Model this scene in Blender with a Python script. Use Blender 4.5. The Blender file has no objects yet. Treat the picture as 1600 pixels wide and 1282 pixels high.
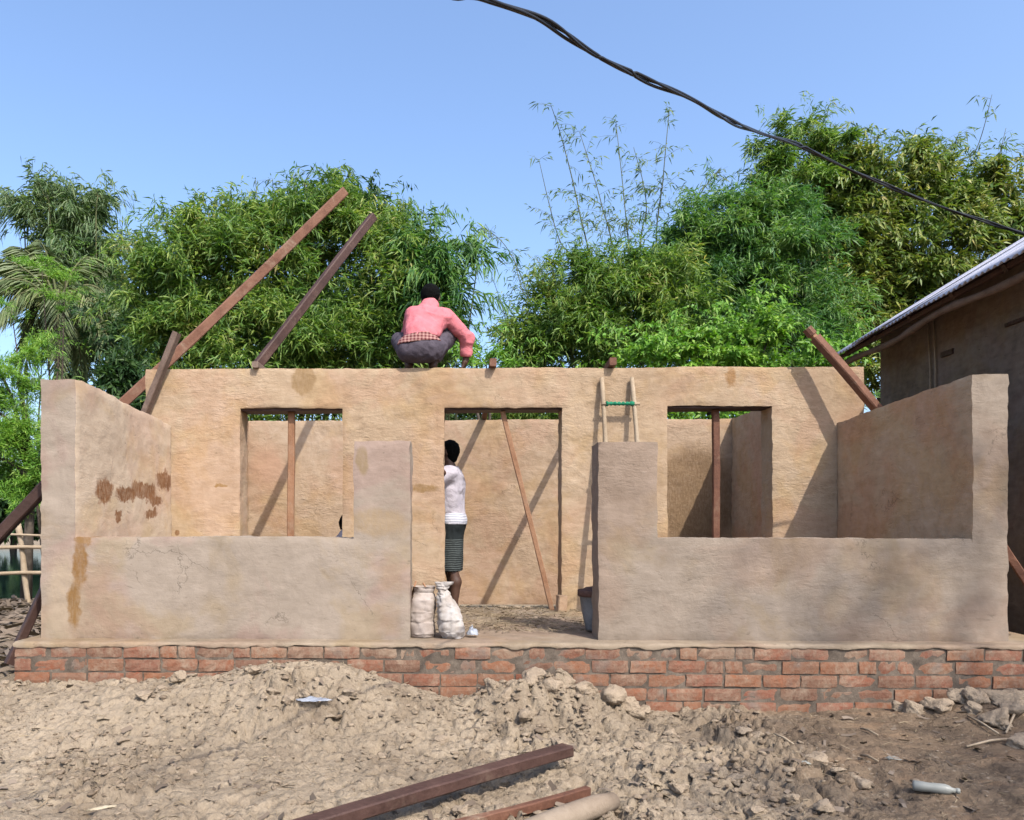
import bpy, math, random
import numpy as np
from mathutils import Vector, Matrix

# ------------------------------------------------------------------ camera
scene = bpy.context.scene
COL = scene.collection
F_PX, HX, HY, EYE = 1200.0, 681.0, 825.0, 0.76      # focal length and principal point in photo pixels, eye above the veranda floor
YAW = math.radians(1.3)                             # camera turned slightly left
cam_d = bpy.data.cameras.new('camera'); cam = bpy.data.objects.new('camera', cam_d); COL.objects.link(cam)
cam_d.sensor_fit = 'HORIZONTAL'; cam_d.sensor_width = 36.0; cam_d.lens = F_PX / 1600 * 36
cam_d.shift_x = (800 - HX) / 1600; cam_d.shift_y = (HY - 641) / 1600
cam_d.clip_start = 0.05; cam_d.clip_end = 3000
cam.location = (0, 0, EYE); cam.rotation_euler = (math.pi / 2, 0, YAW)
scene.camera = cam

# ------------------------------------------------------------------ sky, sun, exposure
SUN = Vector((0.585, -1.0, 1.3)).normalized()       # towards the sun
world = bpy.data.worlds.new('World'); scene.world = world; world.use_nodes = True
wn = world.node_tree.nodes; wl = world.node_tree.links
for n in list(wn): wn.remove(n)
sky = wn.new('ShaderNodeTexSky'); sky.sky_type = 'NISHITA'; sky.sun_disc = False
sky.sun_elevation = math.asin(SUN.z); sky.sun_rotation = math.atan2(SUN.x, SUN.y)
sky.altitude = 0; sky.air_density = 1.0; sky.dust_density = 3.6; sky.ozone_density = 4.6
bg = wn.new('ShaderNodeBackground'); bg.inputs['Strength'].default_value = 0.15
wo = wn.new('ShaderNodeOutputWorld')
wl.new(sky.outputs[0], bg.inputs[0]); wl.new(bg.outputs[0], wo.inputs[0])
sd = bpy.data.lights.new('sun', 'SUN'); sd.energy = 2.8; sd.angle = math.radians(0.55); sd.color = (1.0, 0.94, 0.85)
sun = bpy.data.objects.new('sun', sd); COL.objects.link(sun)
sun.rotation_euler = SUN.to_track_quat('Z', 'Y').to_euler(); sun.location = (6, -8, 12)
vs = scene.view_settings
vs.view_transform = 'Standard'; vs.look = 'None'; vs.exposure = 1.18; vs.gamma = 1.0; vs.use_curve_mapping = False

rng = np.random.default_rng(7)
random.seed(7)

# ------------------------------------------------------------------ helpers
SY, CY = math.sin(YAW), math.cos(YAW)
def P(px, py, Y):
    """world point on the plane y = Y seen at photo pixel px, py (used to take measurements)"""
    r = (px - HX) / F_PX
    t = Y / (r * SY + CY)
    return Vector((t * (r * CY - SY), Y, EYE + t * (HY - py) / F_PX))
def PZ(px, py, Z):
    """world point at height Z seen at photo pixel"""
    t = (EYE - Z) * F_PX / (py - HY); r = (px - HX) / F_PX
    return Vector((t * (r * CY - SY), t * (r * SY + CY), Z))
def XA(px, Y): return P(px, 800, Y).x
def ZA(px, py, Y): return P(px, py, Y).z

def tag(o, label=None, cat=None, group=None, kind=None):
    if label: o['label'] = label
    if cat: o['category'] = cat
    if group: o['group'] = group
    if kind: o['kind'] = kind
    return o
def link(name, mesh, mat=None, parent=None, loc=None):
    o = bpy.data.objects.new(name, mesh); COL.objects.link(o)
    if mat is not None and mesh is not None:
        if not mesh.materials: mesh.materials.append(mat)
    if parent: o.parent = parent
    if loc is not None: o.location = loc
    return o
def empty(name, loc=(0, 0, 0)):
    o = bpy.data.objects.new(name, None); COL.objects.link(o); o.location = loc; o.empty_display_size = 0.2
    return o
def setp(o, par):
    """parent a mesh built in world coordinates"""
    o.parent = par
    if par.type == 'EMPTY': o.matrix_parent_inverse = Matrix.Translation(-Vector(par.location))
    return o
def mesh_np(name, V, F, smooth=False):
    """mesh from vertex array and face array (n,3) or (n,4)"""
    V = np.asarray(V, dtype=np.float32); F = np.asarray(F, dtype=np.int32)
    m = bpy.data.meshes.new(name)
    m.vertices.add(len(V)); m.vertices.foreach_set('co', V.ravel())
    k = F.shape[1]
    m.loops.add(F.size); m.loops.foreach_set('vertex_index', F.ravel())
    m.polygons.add(len(F))
    m.polygons.foreach_set('loop_start', np.arange(0, F.size, k, dtype=np.int32))
    m.polygons.foreach_set('loop_total', np.full(len(F), k, dtype=np.int32))
    if smooth: m.polygons.foreach_set('use_smooth', np.ones(len(F), dtype=bool))
    m.update(calc_edges=True); m.validate()
    return m
class MB:
    """collects quads / tris into one mesh"""
    def __init__(s): s.v = []; s.f = []; s.n = 0
    def add(s, V, F):
        V = np.asarray(V, float); F = np.asarray(F, int)
        if F.shape[1] == 3: F = np.hstack([F, F[:, 2:3]])
        s.v.append(V); s.f.append(F + s.n); s.n += len(V)
    def mesh(s, name, smooth=False):
        V = np.vstack(s.v); F = np.vstack(s.f)
        m = bpy.data.meshes.new(name)
        faces = [tuple(dict.fromkeys(f)) for f in F.tolist()]
        m.from_pydata(V.tolist(), [], faces)
        if smooth: m.polygons.foreach_set('use_smooth', np.ones(len(m.polygons), dtype=bool))
        m.update(); return m

# numpy noise -------------------------------------------------------
def _h(i, j, k, s):
    n = (i * 374761393 + j * 668265263 + k * 1274126177 + s * 974711) & 0xffffffff
    n = ((n ^ (n >> 13)) * 1274126177) & 0xffffffff
    n = ((n ^ (n >> 16)) * 2246822519) & 0xffffffff
    return ((n ^ (n >> 15)) & 0xffff) / 65535.0
def vnoise(p, seed=0):
    p = np.asarray(p, float); i = np.floor(p).astype(np.int64); f = p - i; f = f * f * f * (f * (f * 6 - 15) + 10)
    r = 0
    for dx in (0, 1):
        wx = f[:, 0] if dx else 1 - f[:, 0]
        for dy in (0, 1):
            wy = f[:, 1] if dy else 1 - f[:, 1]
            for dz in (0, 1):
                wz = f[:, 2] if dz else 1 - f[:, 2]
                r = r + wx * wy * wz * _h(i[:, 0] + dx, i[:, 1] + dy, i[:, 2] + dz, seed)
    return r * 2 - 1
def fbm(p, oct=4, seed=0, gain=0.5):
    r = 0; a = 1; p = np.asarray(p, float); t = 0
    for o in range(oct):
        r = r + a * vnoise(p * (2 ** o) + 17.3 * o, seed + o); t += a; a *= gain
    return r / t
def worley2(x, y, seed=0):
    """distance to nearest and second feature point plus id, 2D"""
    i = np.floor(x).astype(np.int64); j = np.floor(y).astype(np.int64)
    d1 = np.full(x.shape, 9.0); d2 = np.full(x.shape, 9.0); idv = np.zeros(x.shape)
    z = np.zeros_like(i)
    for a in (-1, 0, 1):
        for b in (-1, 0, 1):
            fx = i + a + _h(i + a, j + b, z, seed); fy = j + b + _h(i + a, j + b, z, seed + 5)
            d = np.hypot(fx - x, fy - y); v = _h(i + a, j + b, z, seed + 9)
            m = d < d1
            d2 = np.where(m, d1, np.minimum(d2, d)); idv = np.where(m, v, idv); d1 = np.where(m, d, d1)
    return d1, d2, idv
def sstep(a, b, x):
    t = np.clip((x - a) / (b - a), 0, 1); return t * t * (3 - 2 * t)

# shapes ------------------------------------------------------------
def tube_arrays(pts, rad, n=8, cap=True):
    pts = [Vector(p) for p in pts]; m = len(pts)
    if not hasattr(rad, '__len__'): rad = [rad] * m
    V = []; F = []
    ref = None
    for i, p in enumerate(pts):
        t = (pts[min(i + 1, m - 1)] - pts[max(i - 1, 0)]).normalized()
        if ref is None:
            ref = t.orthogonal().normalized()
        else:
            ref = (ref - t * ref.dot(t)).normalized()
        b = t.cross(ref)
        for k in range(n):
            a = 2 * math.pi * k / n
            V.append(p + (ref * math.cos(a) + b * math.sin(a)) * rad[i])
    for i in range(m - 1):
        for k in range(n):
            k2 = (k + 1) % n
            F.append((i * n + k, i * n + k2, (i + 1) * n + k2, (i + 1) * n + k))
    if cap:
        for base, flip in ((0, True), ((m - 1) * n, False)):
            c = len(V); V.append(pts[0] if flip else pts[-1])
            for k in range(n):
                k2 = (k + 1) % n
                F.append((base + k2, base + k, c, c) if flip else (base + k, base + k2, c, c))
    return np.array([tuple(v) for v in V]), np.array(F)
def tube_mesh(name, pts, rad, n=8, smooth=True):
    b = MB(); b.add(*tube_arrays(pts, rad, n)); return b.mesh(name, smooth)
def beam_arrays(p0, p1, w, h, roll=0.0, seg=10, wob=0.004, seed=0, ch=0.12):
    """sawn timber: chamfered section, slightly crooked"""
    p0 = Vector(p0); p1 = Vector(p1); t = (p1 - p0).normalized()
    up = Vector((0, 0, 1))
    if abs(t.z) > 0.98: up = Vector((0, 1, 0))
    s = t.cross(up).normalized(); u = s.cross(t).normalized()
    q = Matrix.Rotation(roll, 3, t); s = q @ s; u = q @ u
    c = ch * min(w, h)
    prof = [(-w / 2 + c, -h / 2), (w / 2 - c, -h / 2), (w / 2, -h / 2 + c), (w / 2, h / 2 - c), (w / 2 - c, h / 2), (-w / 2 + c, h / 2), (-w / 2, h / 2 - c), (-w / 2, -h / 2 + c)]
    rr = random.Random(seed); V = []; F = []
    ph = rr.uniform(0, 6)
    for i in range(seg + 1):
        a = i / seg; p = p0.lerp(p1, a)
        p = p + s * math.sin(a * 5 + ph) * wob + u * math.cos(a * 4 + ph * 2) * wob
        for x, y in prof:
            V.append(p + s * (x + rr.uniform(-1, 1) * 0.0012) + u * (y + rr.uniform(-1, 1) * 0.0012))
    for i in range(seg):
        for k in range(8):
            k2 = (k + 1) % 8
            F.append((i * 8 + k, i * 8 + k2, (i + 1) * 8 + k2, (i + 1) * 8 + k))
    for base, fl in ((0, 1), (seg * 8, 0)):
        c0 = len(V); V.append(sum((V[base + k] for k in range(8)), Vector()) / 8)
        for k in range(8):
            k2 = (k + 1) % 8
            F.append((base + k2, base + k, c0, c0) if fl else (base + k, base + k2, c0, c0))
    return np.array([tuple(v) for v in V]), np.array(F)
def beam(name, p0, p1, w, h, mat, label=None, cat='timber', group=None, roll=0.0, parent=None, seed=0, wob=0.004):
    b = MB(); b.add(*beam_arrays(p0, p1, w, h, roll, 12, wob, seed))
    o = link(name, b.mesh(name), mat, parent)
    if label: tag(o, label, cat, group)
    return o

def surfnet(f, lo, hi, h):
    """naive surface nets of a signed distance function"""
    lo = np.array(lo, float); hi = np.array(hi, float)
    n = np.ceil((hi - lo) / h).astype(int) + 1
    ax = [lo[d] + h * np.arange(n[d]) for d in range(3)]
    G = np.stack(np.meshgrid(*ax, indexing='ij'), -1).reshape(-1, 3)
    val = f(G).reshape(n)
    s = val < 0
    acc = np.zeros(tuple(n - 1) + (3,)); cnt = np.zeros(tuple(n - 1))
    sl = [slice(0, -1), slice(1, None)]
    for d in range(3):
        o1, o2 = [x for x in range(3) if x != d]
        for a in (0, 1):
            for b in (0, 1):
                i0 = [None] * 3; i1 = [None] * 3
                i0[d] = sl[0]; i1[d] = sl[1]; i0[o1] = i1[o1] = sl[a]; i0[o2] = i1[o2] = sl[b]
                v0 = val[tuple(i0)]; v1 = val[tuple(i1)]
                m = (v0 < 0) != (v1 < 0)
                t = np.where(m, v0 / np.where(m, v0 - v1, 1), 0)
                c = np.zeros(acc.shape); c[..., d] = t; c[..., o1] = a; c[..., o2] = b
                acc += c * m[..., None]; cnt += m
    act = cnt > 0
    idx = -np.ones(act.shape, dtype=np.int64); idx[act] = np.arange(act.sum())
    ii = np.argwhere(act)
    V = lo + h * (ii + acc[act] / cnt[act][:, None])
    Fs = []
    for d in range(3):
        o1, o2 = (d + 1) % 3, (d + 2) % 3
        i0 = [slice(None)] * 3; i1 = [slice(None)] * 3
        i0[d] = slice(0, -1); i1[d] = slice(1, None)
        m = s[tuple(i0)] != s[tuple(i1)]
        e = np.argwhere(m)
        ok = (e[:, o1] > 0) & (e[:, o2] > 0) & (e[:, o1] < n[o1] - 1) & (e[:, o2] < n[o2] - 1)
        e = e[ok]
        q = []
        for a, b in ((-1, -1), (0, -1), (0, 0), (-1, 0)):
            c = e.copy(); c[:, o1] += a; c[:, o2] += b
            q.append(idx[c[:, 0], c[:, 1], c[:, 2]])
        q = np.stack(q, 1)
        fl = ~s[e[:, 0], e[:, 1], e[:, 2]]
        q[fl] = q[fl][:, ::-1]
        Fs.append(q)
    return V, np.vstack(Fs)
def sd_cone(p, a, b, ra, rb):
    a = np.array(a, float); b = np.array(b, float); ba = b - a
    t = np.clip(((p - a) @ ba) / (ba @ ba), 0, 1)
    return np.linalg.norm(p - a - t[:, None] * ba, axis=1) - (ra + (rb - ra) * t)
def sd_ell(p, c, r):
    q = (p - np.array(c)) / np.array(r); l = np.linalg.norm(q, axis=1)
    return (l - 1) * min(r)
def smin(a, b, k):
    h = np.clip(0.5 + 0.5 * (b - a) / k, 0, 1)
    return b + (a - b) * h - k * h * (1 - h)
def sd_union(p, prims, k=0.03):
    d = None
    for q in prims:
        e = sd_cone(p, *q[1:]) if q[0] == 'c' else sd_ell(p, *q[1:])
        d = e if d is None else smin(d, e, k)
    return d

# ------------------------------------------------------------------ materials
ALB = 0.55          # the colours below are relative; this brings them to real-world reflectance
class N:
    def __init__(s, name):
        s.m = bpy.data.materials.new(name); s.m.use_nodes = True
        s.t = s.m.node_tree; s.t.nodes.clear()
        s.out = s.t.nodes.new('ShaderNodeOutputMaterial')
    def n(s, ty, **kw):
        o = s.t.nodes.new(ty)
        for k, v in kw.items(): setattr(o, k, v)
        return o
    def l(s, a, b): s.t.links.new(a, b)
    def val(s, sock, v):
        if hasattr(v, 'is_output') or isinstance(v, bpy.types.NodeSocket): s.l(v, sock)
        else: sock.default_value = v
    def math(s, op, a, b=None, c=None, clamp=False):
        o = s.n('ShaderNodeMath', operation=op, use_clamp=clamp)
        for i, x in enumerate((a, b, c)):
            if x is not None: s.val(o.inputs[i], x)
        return o.outputs[0]
    def vmath(s, op, a, b=None):
        o = s.n('ShaderNodeVectorMath', operation=op)
        s.val(o.inputs[0], a)
        if b is not None: s.val(o.inputs[1], b)
        return o.outputs['Value'] if op in ('LENGTH', 'DOT_PRODUCT', 'DISTANCE') else o.outputs[0]
    def pos(s): return s.n('ShaderNodeNewGeometry').outputs['Position']
    def obj(s): return s.n('ShaderNodeTexCoord').outputs['Object']
    def noise(s, vec, scale=5, detail=4, rough=0.55, dist=0.0, out='Fac'):
        o = s.n('ShaderNodeTexNoise'); s.l(vec, o.inputs['Vector'])
        o.inputs['Scale'].default_value = scale; o.inputs['Detail'].default_value = detail
        o.inputs['Roughness'].default_value = rough; o.inputs['Distortion'].default_value = dist
        return o.outputs[out]
    def ramp(s, fac, stops, interp='LINEAR'):
        o = s.n('ShaderNodeValToRGB'); s.val(o.inputs[0], fac); o.color_ramp.interpolation = interp
        e = o.color_ramp.elements
        while len(e) < len(stops): e.new(0.5)
        for el, (p, c) in zip(e, stops):
            el.position = p; el.color = (*[x * ALB for x in c[:3]], 1)
        return o.outputs[0]
    def mr(s, v, a, b, c=0.0, d=1.0, smooth=False):
        o = s.n('ShaderNodeMapRange')
        if smooth: o.interpolation_type = 'SMOOTHSTEP'
        s.val(o.inputs[0], v)
        for i, x in enumerate((a, b, c, d)): o.inputs[i + 1].default_value = x
        return o.outputs[0]
    def mix(s, f, a, b, mode='MIX'):
        o = s.n('ShaderNodeMix', data_type='RGBA', blend_type=mode)
        s.val(o.inputs[0], f)
        for i, x in ((6, a), (7, b)):
            if isinstance(x, tuple): g = 1.0 if mode == 'MULTIPLY' else ALB; o.inputs[i].default_value = (*[q * g for q in x[:3]], 1)
            else: s.l(x, o.inputs[i])
        return o.outputs[2]
    def bump(s, h, strength=0.5, dist=0.01, normal=None):
        o = s.n('ShaderNodeBump'); s.l(h, o.inputs['Height'])
        o.inputs['Strength'].default_value = strength; o.inputs['Distance'].default_value = dist
        if normal: s.l(normal, o.inputs['Normal'])
        return o.outputs[0]
    def scaled(s, vec, sc):
        o = s.n('ShaderNodeMapping'); s.l(vec, o.inputs[0]); o.inputs['Scale'].default_value = sc
        return o.outputs[0]
    def bsdf(s, col, rough=0.9, normal=None, spec=0.3, metal=0.0):
        o = s.n('ShaderNodeBsdfPrincipled')
        s.val(o.inputs['Base Color'], (*[x * ALB for x in col], 1) if isinstance(col, tuple) else col)
        s.val(o.inputs['Roughness'], rough); o.inputs['Specular IOR Level'].default_value = spec
        o.inputs['Metallic'].default_value = metal
        if normal: s.l(normal, o.inputs['Normal'])
        s.l(o.outputs[0], s.out.inputs['Surface'])
        return o
    def patch(s, p, c, r, wob=0.06, sc=12, soft=0.35):
        """a stain with a ragged outline: 1 inside, 0 outside (x and z only)"""
        nz = s.noise(p, sc, 3, 0.6, 0.0, 'Color')
        d = s.vmath('SUBTRACT', nz, (0.5, 0.5, 0.5))
        d = s.vmath('MULTIPLY', d, (wob * 2,) * 3)
        q = s.vmath('ADD', p, d)
        q = s.vmath('SUBTRACT', q, tuple(c))
        q = s.vmath('DIVIDE', q, tuple(r))
        return s.mr(s.vmath('LENGTH', q), 1.0, 1.0 - soft, 0.0, 1.0, True)

def mud_material(name, c_dark, c_mid, c_light, patches=(), patch_col=(0.22, 0.12, 0.06), bstr=0.55, tint=None, streak=1.0, gain=1.0):
    c_dark, c_mid, c_light = [tuple(x * gain for x in c) for c in (c_dark, c_mid, c_light)]
    k = N(name); p = k.pos()
    wv = k.vmath('ADD', p, k.vmath('MULTIPLY', k.vmath('SUBTRACT', k.noise(p, 3.0, 3, 0.5, 0, 'Color'), (0.5, 0.5, 0.5)), (0.05, 0.05, 0.07)))
    big = k.noise(p, 0.8, 4, 0.55)
    dab = k.noise(k.scaled(wv, (6.5, 6.5, 24)), 1.0, 3, 0.5, 0.3)         # dabs smeared sideways by hand
    dab2 = k.noise(k.scaled(wv, (16, 16, 46)), 1.0, 4, 0.6, 0.6)
    lump = k.noise(p, 11, 4, 0.6, 0.5)
    fine = k.noise(p, 120, 4, 0.7)
    patchy = k.mr(k.noise(k.vmath('ADD', p, (3.0, 8.0, 5.0)), 2.2, 3, 0.5), 0.35, 0.65, 0.35, 1.0)
    f = k.math('MULTIPLY_ADD', dab, 0.24, k.math('MULTIPLY', big, 0.42))
    f = k.math('MULTIPLY_ADD', lump, 0.34, f)
    col = k.ramp(f, [(0.36, c_dark), (0.52, c_mid), (0.68, c_light)])
    b2 = k.noise(k.vmath('ADD', p, (31.0, 7.0, 3.0)), 1.3, 4, 0.6, 0.6)
    t1 = tint or (1.0, 0.93, 0.93)
    col = k.mix(k.mr(b2, 0.47, 0.58, 0, 1.0), col, k.mix(1.0, col, t1, 'MULTIPLY'))
    b3 = k.noise(k.vmath('ADD', p, (11.0, 3.0, 9.0)), 1.9, 4, 0.6, 0.4)
    col = k.mix(k.mr(b3, 0.49, 0.60, 0, 1.0), col, k.mix(1.0, col, (0.98, 0.94, 0.83), 'MULTIPLY'))
    b4 = k.noise(k.vmath('ADD', p, (5.0, 17.0, 13.0)), 0.9, 5, 0.65, 0.8)
    col = k.mix(k.mr(b4, 0.53, 0.66, 0, 0.4), col, k.mix(1.0, col, (0.86, 0.83, 0.80), 'MULTIPLY'))
    col = k.mix(k.mr(fine, 0.5, 0.75, 0, 0.22), col, tuple(x * 0.6 for x in c_mid))
    crack = k.math('MULTIPLY', k.mr(dab2, 0.36, 0.28, 0.0, 0.7), patchy)   # torn, shadowy nicks between dabs
    col = k.mix(crack, col, tuple(x * 0.5 for x in c_dark))
    hl = k.math('MULTIPLY', k.mr(dab2, 0.64, 0.75, 0.0, 0.35), patchy)
    col = k.mix(hl, col, tuple(min(1.0, x * 1.12) for x in c_light))
    vo = k.n('ShaderNodeTexVoronoi', feature='DISTANCE_TO_EDGE'); vo.inputs['Scale'].default_value = 2.6
    k.l(k.vmath('ADD', p, k.vmath('MULTIPLY', k.noise(p, 7, 4, 0.7, 0, 'Color'), (0.22, 0.22, 0.14))), vo.inputs['Vector'])
    ck = k.math('MULTIPLY', k.mr(vo.outputs['Distance'], 0.012, 0.003, 0, 0.5), k.mr(k.noise(k.vmath('ADD', p, (21.0, 2.0, 6.0)), 1.9, 3, 0.6), 0.60, 0.67))
    col = k.mix(ck, col, tuple(x * 0.38 for x in c_dark))
    chaff = k.mr(k.noise(k.scaled(wv, (60, 60, 190)), 1.0, 2, 0.5), 0.70, 0.76, 0, 0.5)
    col = k.mix(chaff, col, tuple(min(1.0, x * 1.25) for x in c_light))
    for pt in patches:
        c, r = pt[0], pt[1]
        mk = k.patch(p, c, r, *(pt[3:] if len(pt) > 3 else ()))
        grain = k.mr(k.noise(k.scaled(p, (26, 26, 9)), 2.0, 4, 0.65), 0.34, 0.58, 0.62, 1.0)
        pc_ = pt[2] if len(pt) > 2 and pt[2] else patch_col
        col = k.mix(k.math('MULTIPLY', mk, grain), col, pc_)
    h = k.math('MULTIPLY_ADD', dab, 0.40 * streak, k.math('MULTIPLY', k.math('MULTIPLY', dab2, 0.75 * streak), patchy))
    h = k.math('MULTIPLY_ADD', lump, 0.5, h)
    h = k.math('MULTIPLY_ADD', k.noise(p, 42, 4, 0.65), 0.30, h)
    h = k.math('MULTIPLY_ADD', fine, 0.10, h)
    h = k.math('MULTIPLY_ADD', ck, -0.35, h)
    zone = k.mr(k.noise(k.vmath('ADD', p, (13.0, 4.0, 2.0)), 1.5, 4, 0.6, 0.4), 0.36, 0.62, 0.25, 1.0)
    h = k.math('MULTIPLY', h, zone)
    h = k.math('MULTIPLY_ADD', k.noise(p, 3.2, 3, 0.5, 0.3), 0.9, h)
    nb = k.bump(h, bstr, 0.024)
    k.bsdf(col, 0.93, nb, 0.12)
    return k.m

YF, YM, YB, TW = 5.2, 7.0, 9.62, 0.25           # faces of the veranda front, the cross wall, the back wall; wall thickness
XL, XR = -2.83, 3.70                            # outer faces of the side walls
XLi, XRi = XL + TW, XR - 0.245
def pc(px, py, Y): return tuple(P(px, py, Y))
BR = (0.20, 0.095, 0.04)
# stains on the inner face of the left veranda wall lie in the y-z plane at x = XLi
def side_pt(px, py):
    r = (px - HX) / F_PX; t = XLi / (r * CY - SY); return (XLi, t * (r * SY + CY), EYE + t * (HY - py) / F_PX)
side_patches = []
for px, py, ry, rz in ((163, 768, 0.16, 0.12), (198, 772, 0.24, 0.065), (224, 767, 0.34, 0.085), (244, 782, 0.18, 0.06), (258, 751, 0.24, 0.095), (237, 804, 0.18, 0.055), (184, 807, 0.07, 0.07)):
    c = side_pt(px, py); side_patches.append((c, (0.5, ry, rz), (0.29, 0.135, 0.06), 0.085, 14, 0.35))
M_mid = mud_material('mud_plaster_warm', (0.44, 0.31, 0.198), (0.565, 0.418, 0.278), (0.66, 0.508, 0.36),
    patches=((pc(474, 592, YM), (0.12, 0.4, 0.16), (0.38, 0.25, 0.13), 0.05, 10, 0.25),
             (pc(662, 763, YM), (0.17, 0.4, 0.05), (0.36, 0.22, 0.10), 0.05, 12, 0.5),
             (pc(345, 759, YM), (0.08, 0.4, 0.018), (0.38, 0.22, 0.09), 0.03, 14, 0.4),
             (pc(1142, 590, YM), (0.06, 0.4, 0.12), (0.42, 0.24, 0.11), 0.05, 14, 0.5),
             (pc(277, 833, YM), (0.03, 0.4, 0.03), (0.26, 0.13, 0.055), 0.02, 14, 0.4)))
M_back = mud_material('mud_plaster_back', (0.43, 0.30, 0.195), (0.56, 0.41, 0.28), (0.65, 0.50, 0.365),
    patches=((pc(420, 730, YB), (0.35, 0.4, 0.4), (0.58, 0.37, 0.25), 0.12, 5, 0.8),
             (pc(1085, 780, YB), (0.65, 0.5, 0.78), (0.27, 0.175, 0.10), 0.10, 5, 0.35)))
M_sideL = mud_material('mud_plaster_side', (0.60, 0.46, 0.33), (0.72, 0.57, 0.42), (0.82, 0.67, 0.52), bstr=0.35, patches=side_patches +
    [(pc(125, 880, YF), (0.06, 0.06, 0.20), (0.33, 0.185, 0.075), 0.04, 16, 0.5), (pc(116, 945, YF), (0.055, 0.06, 0.20), (0.33, 0.19, 0.08), 0.04, 16, 0.5), (pc(133, 845, YF), (0.07, 0.2, 0.07), (0.33, 0.19, 0.08), 0.05, 14, 0.5)])
M_front = mud_material('mud_plaster_grey', (0.37, 0.30, 0.235), (0.445, 0.365, 0.29), (0.51, 0.425, 0.345), tint=(1.0, 0.90, 0.92), bstr=0.38, streak=0.7,
    patches=((pc(100, 925, YF), (0.16, 0.5, 0.36), (0.50, 0.39, 0.28), 0.06, 5, 0.6),
             (pc(590, 815, YF), (0.24, 0.3, 0.11), (0.42, 0.31, 0.20), 0.06, 6, 0.4),
             (pc(566, 720, YF), (0.05, 0.3, 0.12), (0.36, 0.26, 0.16), 0.03, 8, 0.4),
             (pc(125, 880, YF), (0.062, 0.5, 0.21), (0.30, 0.165, 0.065), 0.035, 18, 0.4), (pc(116, 945, YF), (0.055, 0.5, 0.20), (0.31, 0.175, 0.07), 0.035, 18, 0.4), (pc(131, 842, YF), (0.075, 0.5, 0.06), (0.33, 0.19, 0.08), 0.05, 16, 0.5)))
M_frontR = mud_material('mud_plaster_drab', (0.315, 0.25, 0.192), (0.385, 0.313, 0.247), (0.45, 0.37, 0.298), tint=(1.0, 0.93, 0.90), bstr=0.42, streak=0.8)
M_sideR = mud_material('mud_plaster_ochre', (0.54, 0.38, 0.235), (0.70, 0.50, 0.32), (0.82, 0.61, 0.42), tint=(1.0, 0.88, 0.85))
M_house = mud_material('mud_plaster_neighbour', (0.19, 0.15, 0.118), (0.30, 0.238, 0.185), (0.40, 0.32, 0.25), bstr=0.3)

def m_brick():
    k = N('fired_brick'); p = k.pos(); r = k.n('ShaderNodeObjectInfo').outputs['Random']
    col = k.ramp(r, [(0.0, (0.17, 0.075, 0.048)), (0.3, (0.31, 0.092, 0.05)), (0.5, (0.36, 0.13, 0.058)), (0.75, (0.22, 0.11, 0.072)), (1.0, (0.33, 0.09, 0.052))])
    n1 = k.noise(p, 16, 5, 0.65)
    col = k.mix(k.mr(n1, 0.35, 0.7, 0.0, 0.7), col, (0.27, 0.135, 0.085))
    sm = k.math('ADD', k.noise(k.scaled(p, (1.0, 1.0, 0.7)), 6.0, 8, 0.78, 0.4), k.math('MULTIPLY_ADD', k.noise(p, 70, 4, 0.7), 0.16, -0.08))
    z = k.n('ShaderNodeSeparateXYZ'); k.l(p, z.inputs[0])
    top = k.mr(z.outputs[2], -0.12, -0.01, 0.0, 0.13)                 # mud slopped over the upper course
    mk = k.mr(k.math('ADD', sm, top), 0.50, 0.68, 0, 0.9)
    col = k.mix(mk, col, (0.45, 0.33, 0.235))
    col = k.mix(k.mr(k.noise(p, 38, 4, 0.7), 0.35, 0.65, 0.08, 0.42), col, (0.38, 0.28, 0.20))          # dust
    gr = k.mr(k.noise(p, 4.0, 3, 0.6), 0.58, 0.7, 0, 0.6)
    col = k.mix(gr, col, (0.25, 0.22, 0.19))
    h = k.math('MULTIPLY_ADD', k.noise(p, 60, 5, 0.65), 0.5, k.math('MULTIPLY', n1, 0.8))
    k.bsdf(col, 0.92, k.bump(h, 0.6, 0.012), 0.15); return k.m
M_brick = m_brick()
def m_simple(name, cols, scale=8, rough=0.9, bstr=0.4, bdist=0.01, stretch=(1, 1, 1), spec=0.2, coord='pos', detail=5):
    k = N(name); p = k.pos() if coord == 'pos' else k.obj()
    v = k.scaled(p, stretch)
    n1 = k.noise(v, scale, detail, 0.62, 0.3)
    col = k.ramp(n1, [(0.3, cols[0]), (0.5, cols[1]), (0.7, cols[2])])
    f = k.noise(v, scale * 7, 4, 0.6)
    col = k.mix(k.mr(f, 0.4, 0.75, 0, 0.35), col, tuple(c * 0.55 for c in cols[0]))
    h = k.math('MULTIPLY_ADD', f, 0.5, n1)
    k.bsdf(col, rough, k.bump(h, bstr, bdist), spec); return k.m
M_mortar = m_simple('mud_mortar', ((0.11, 0.085, 0.065), (0.19, 0.15, 0.115), (0.30, 0.24, 0.185)), 14)
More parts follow.
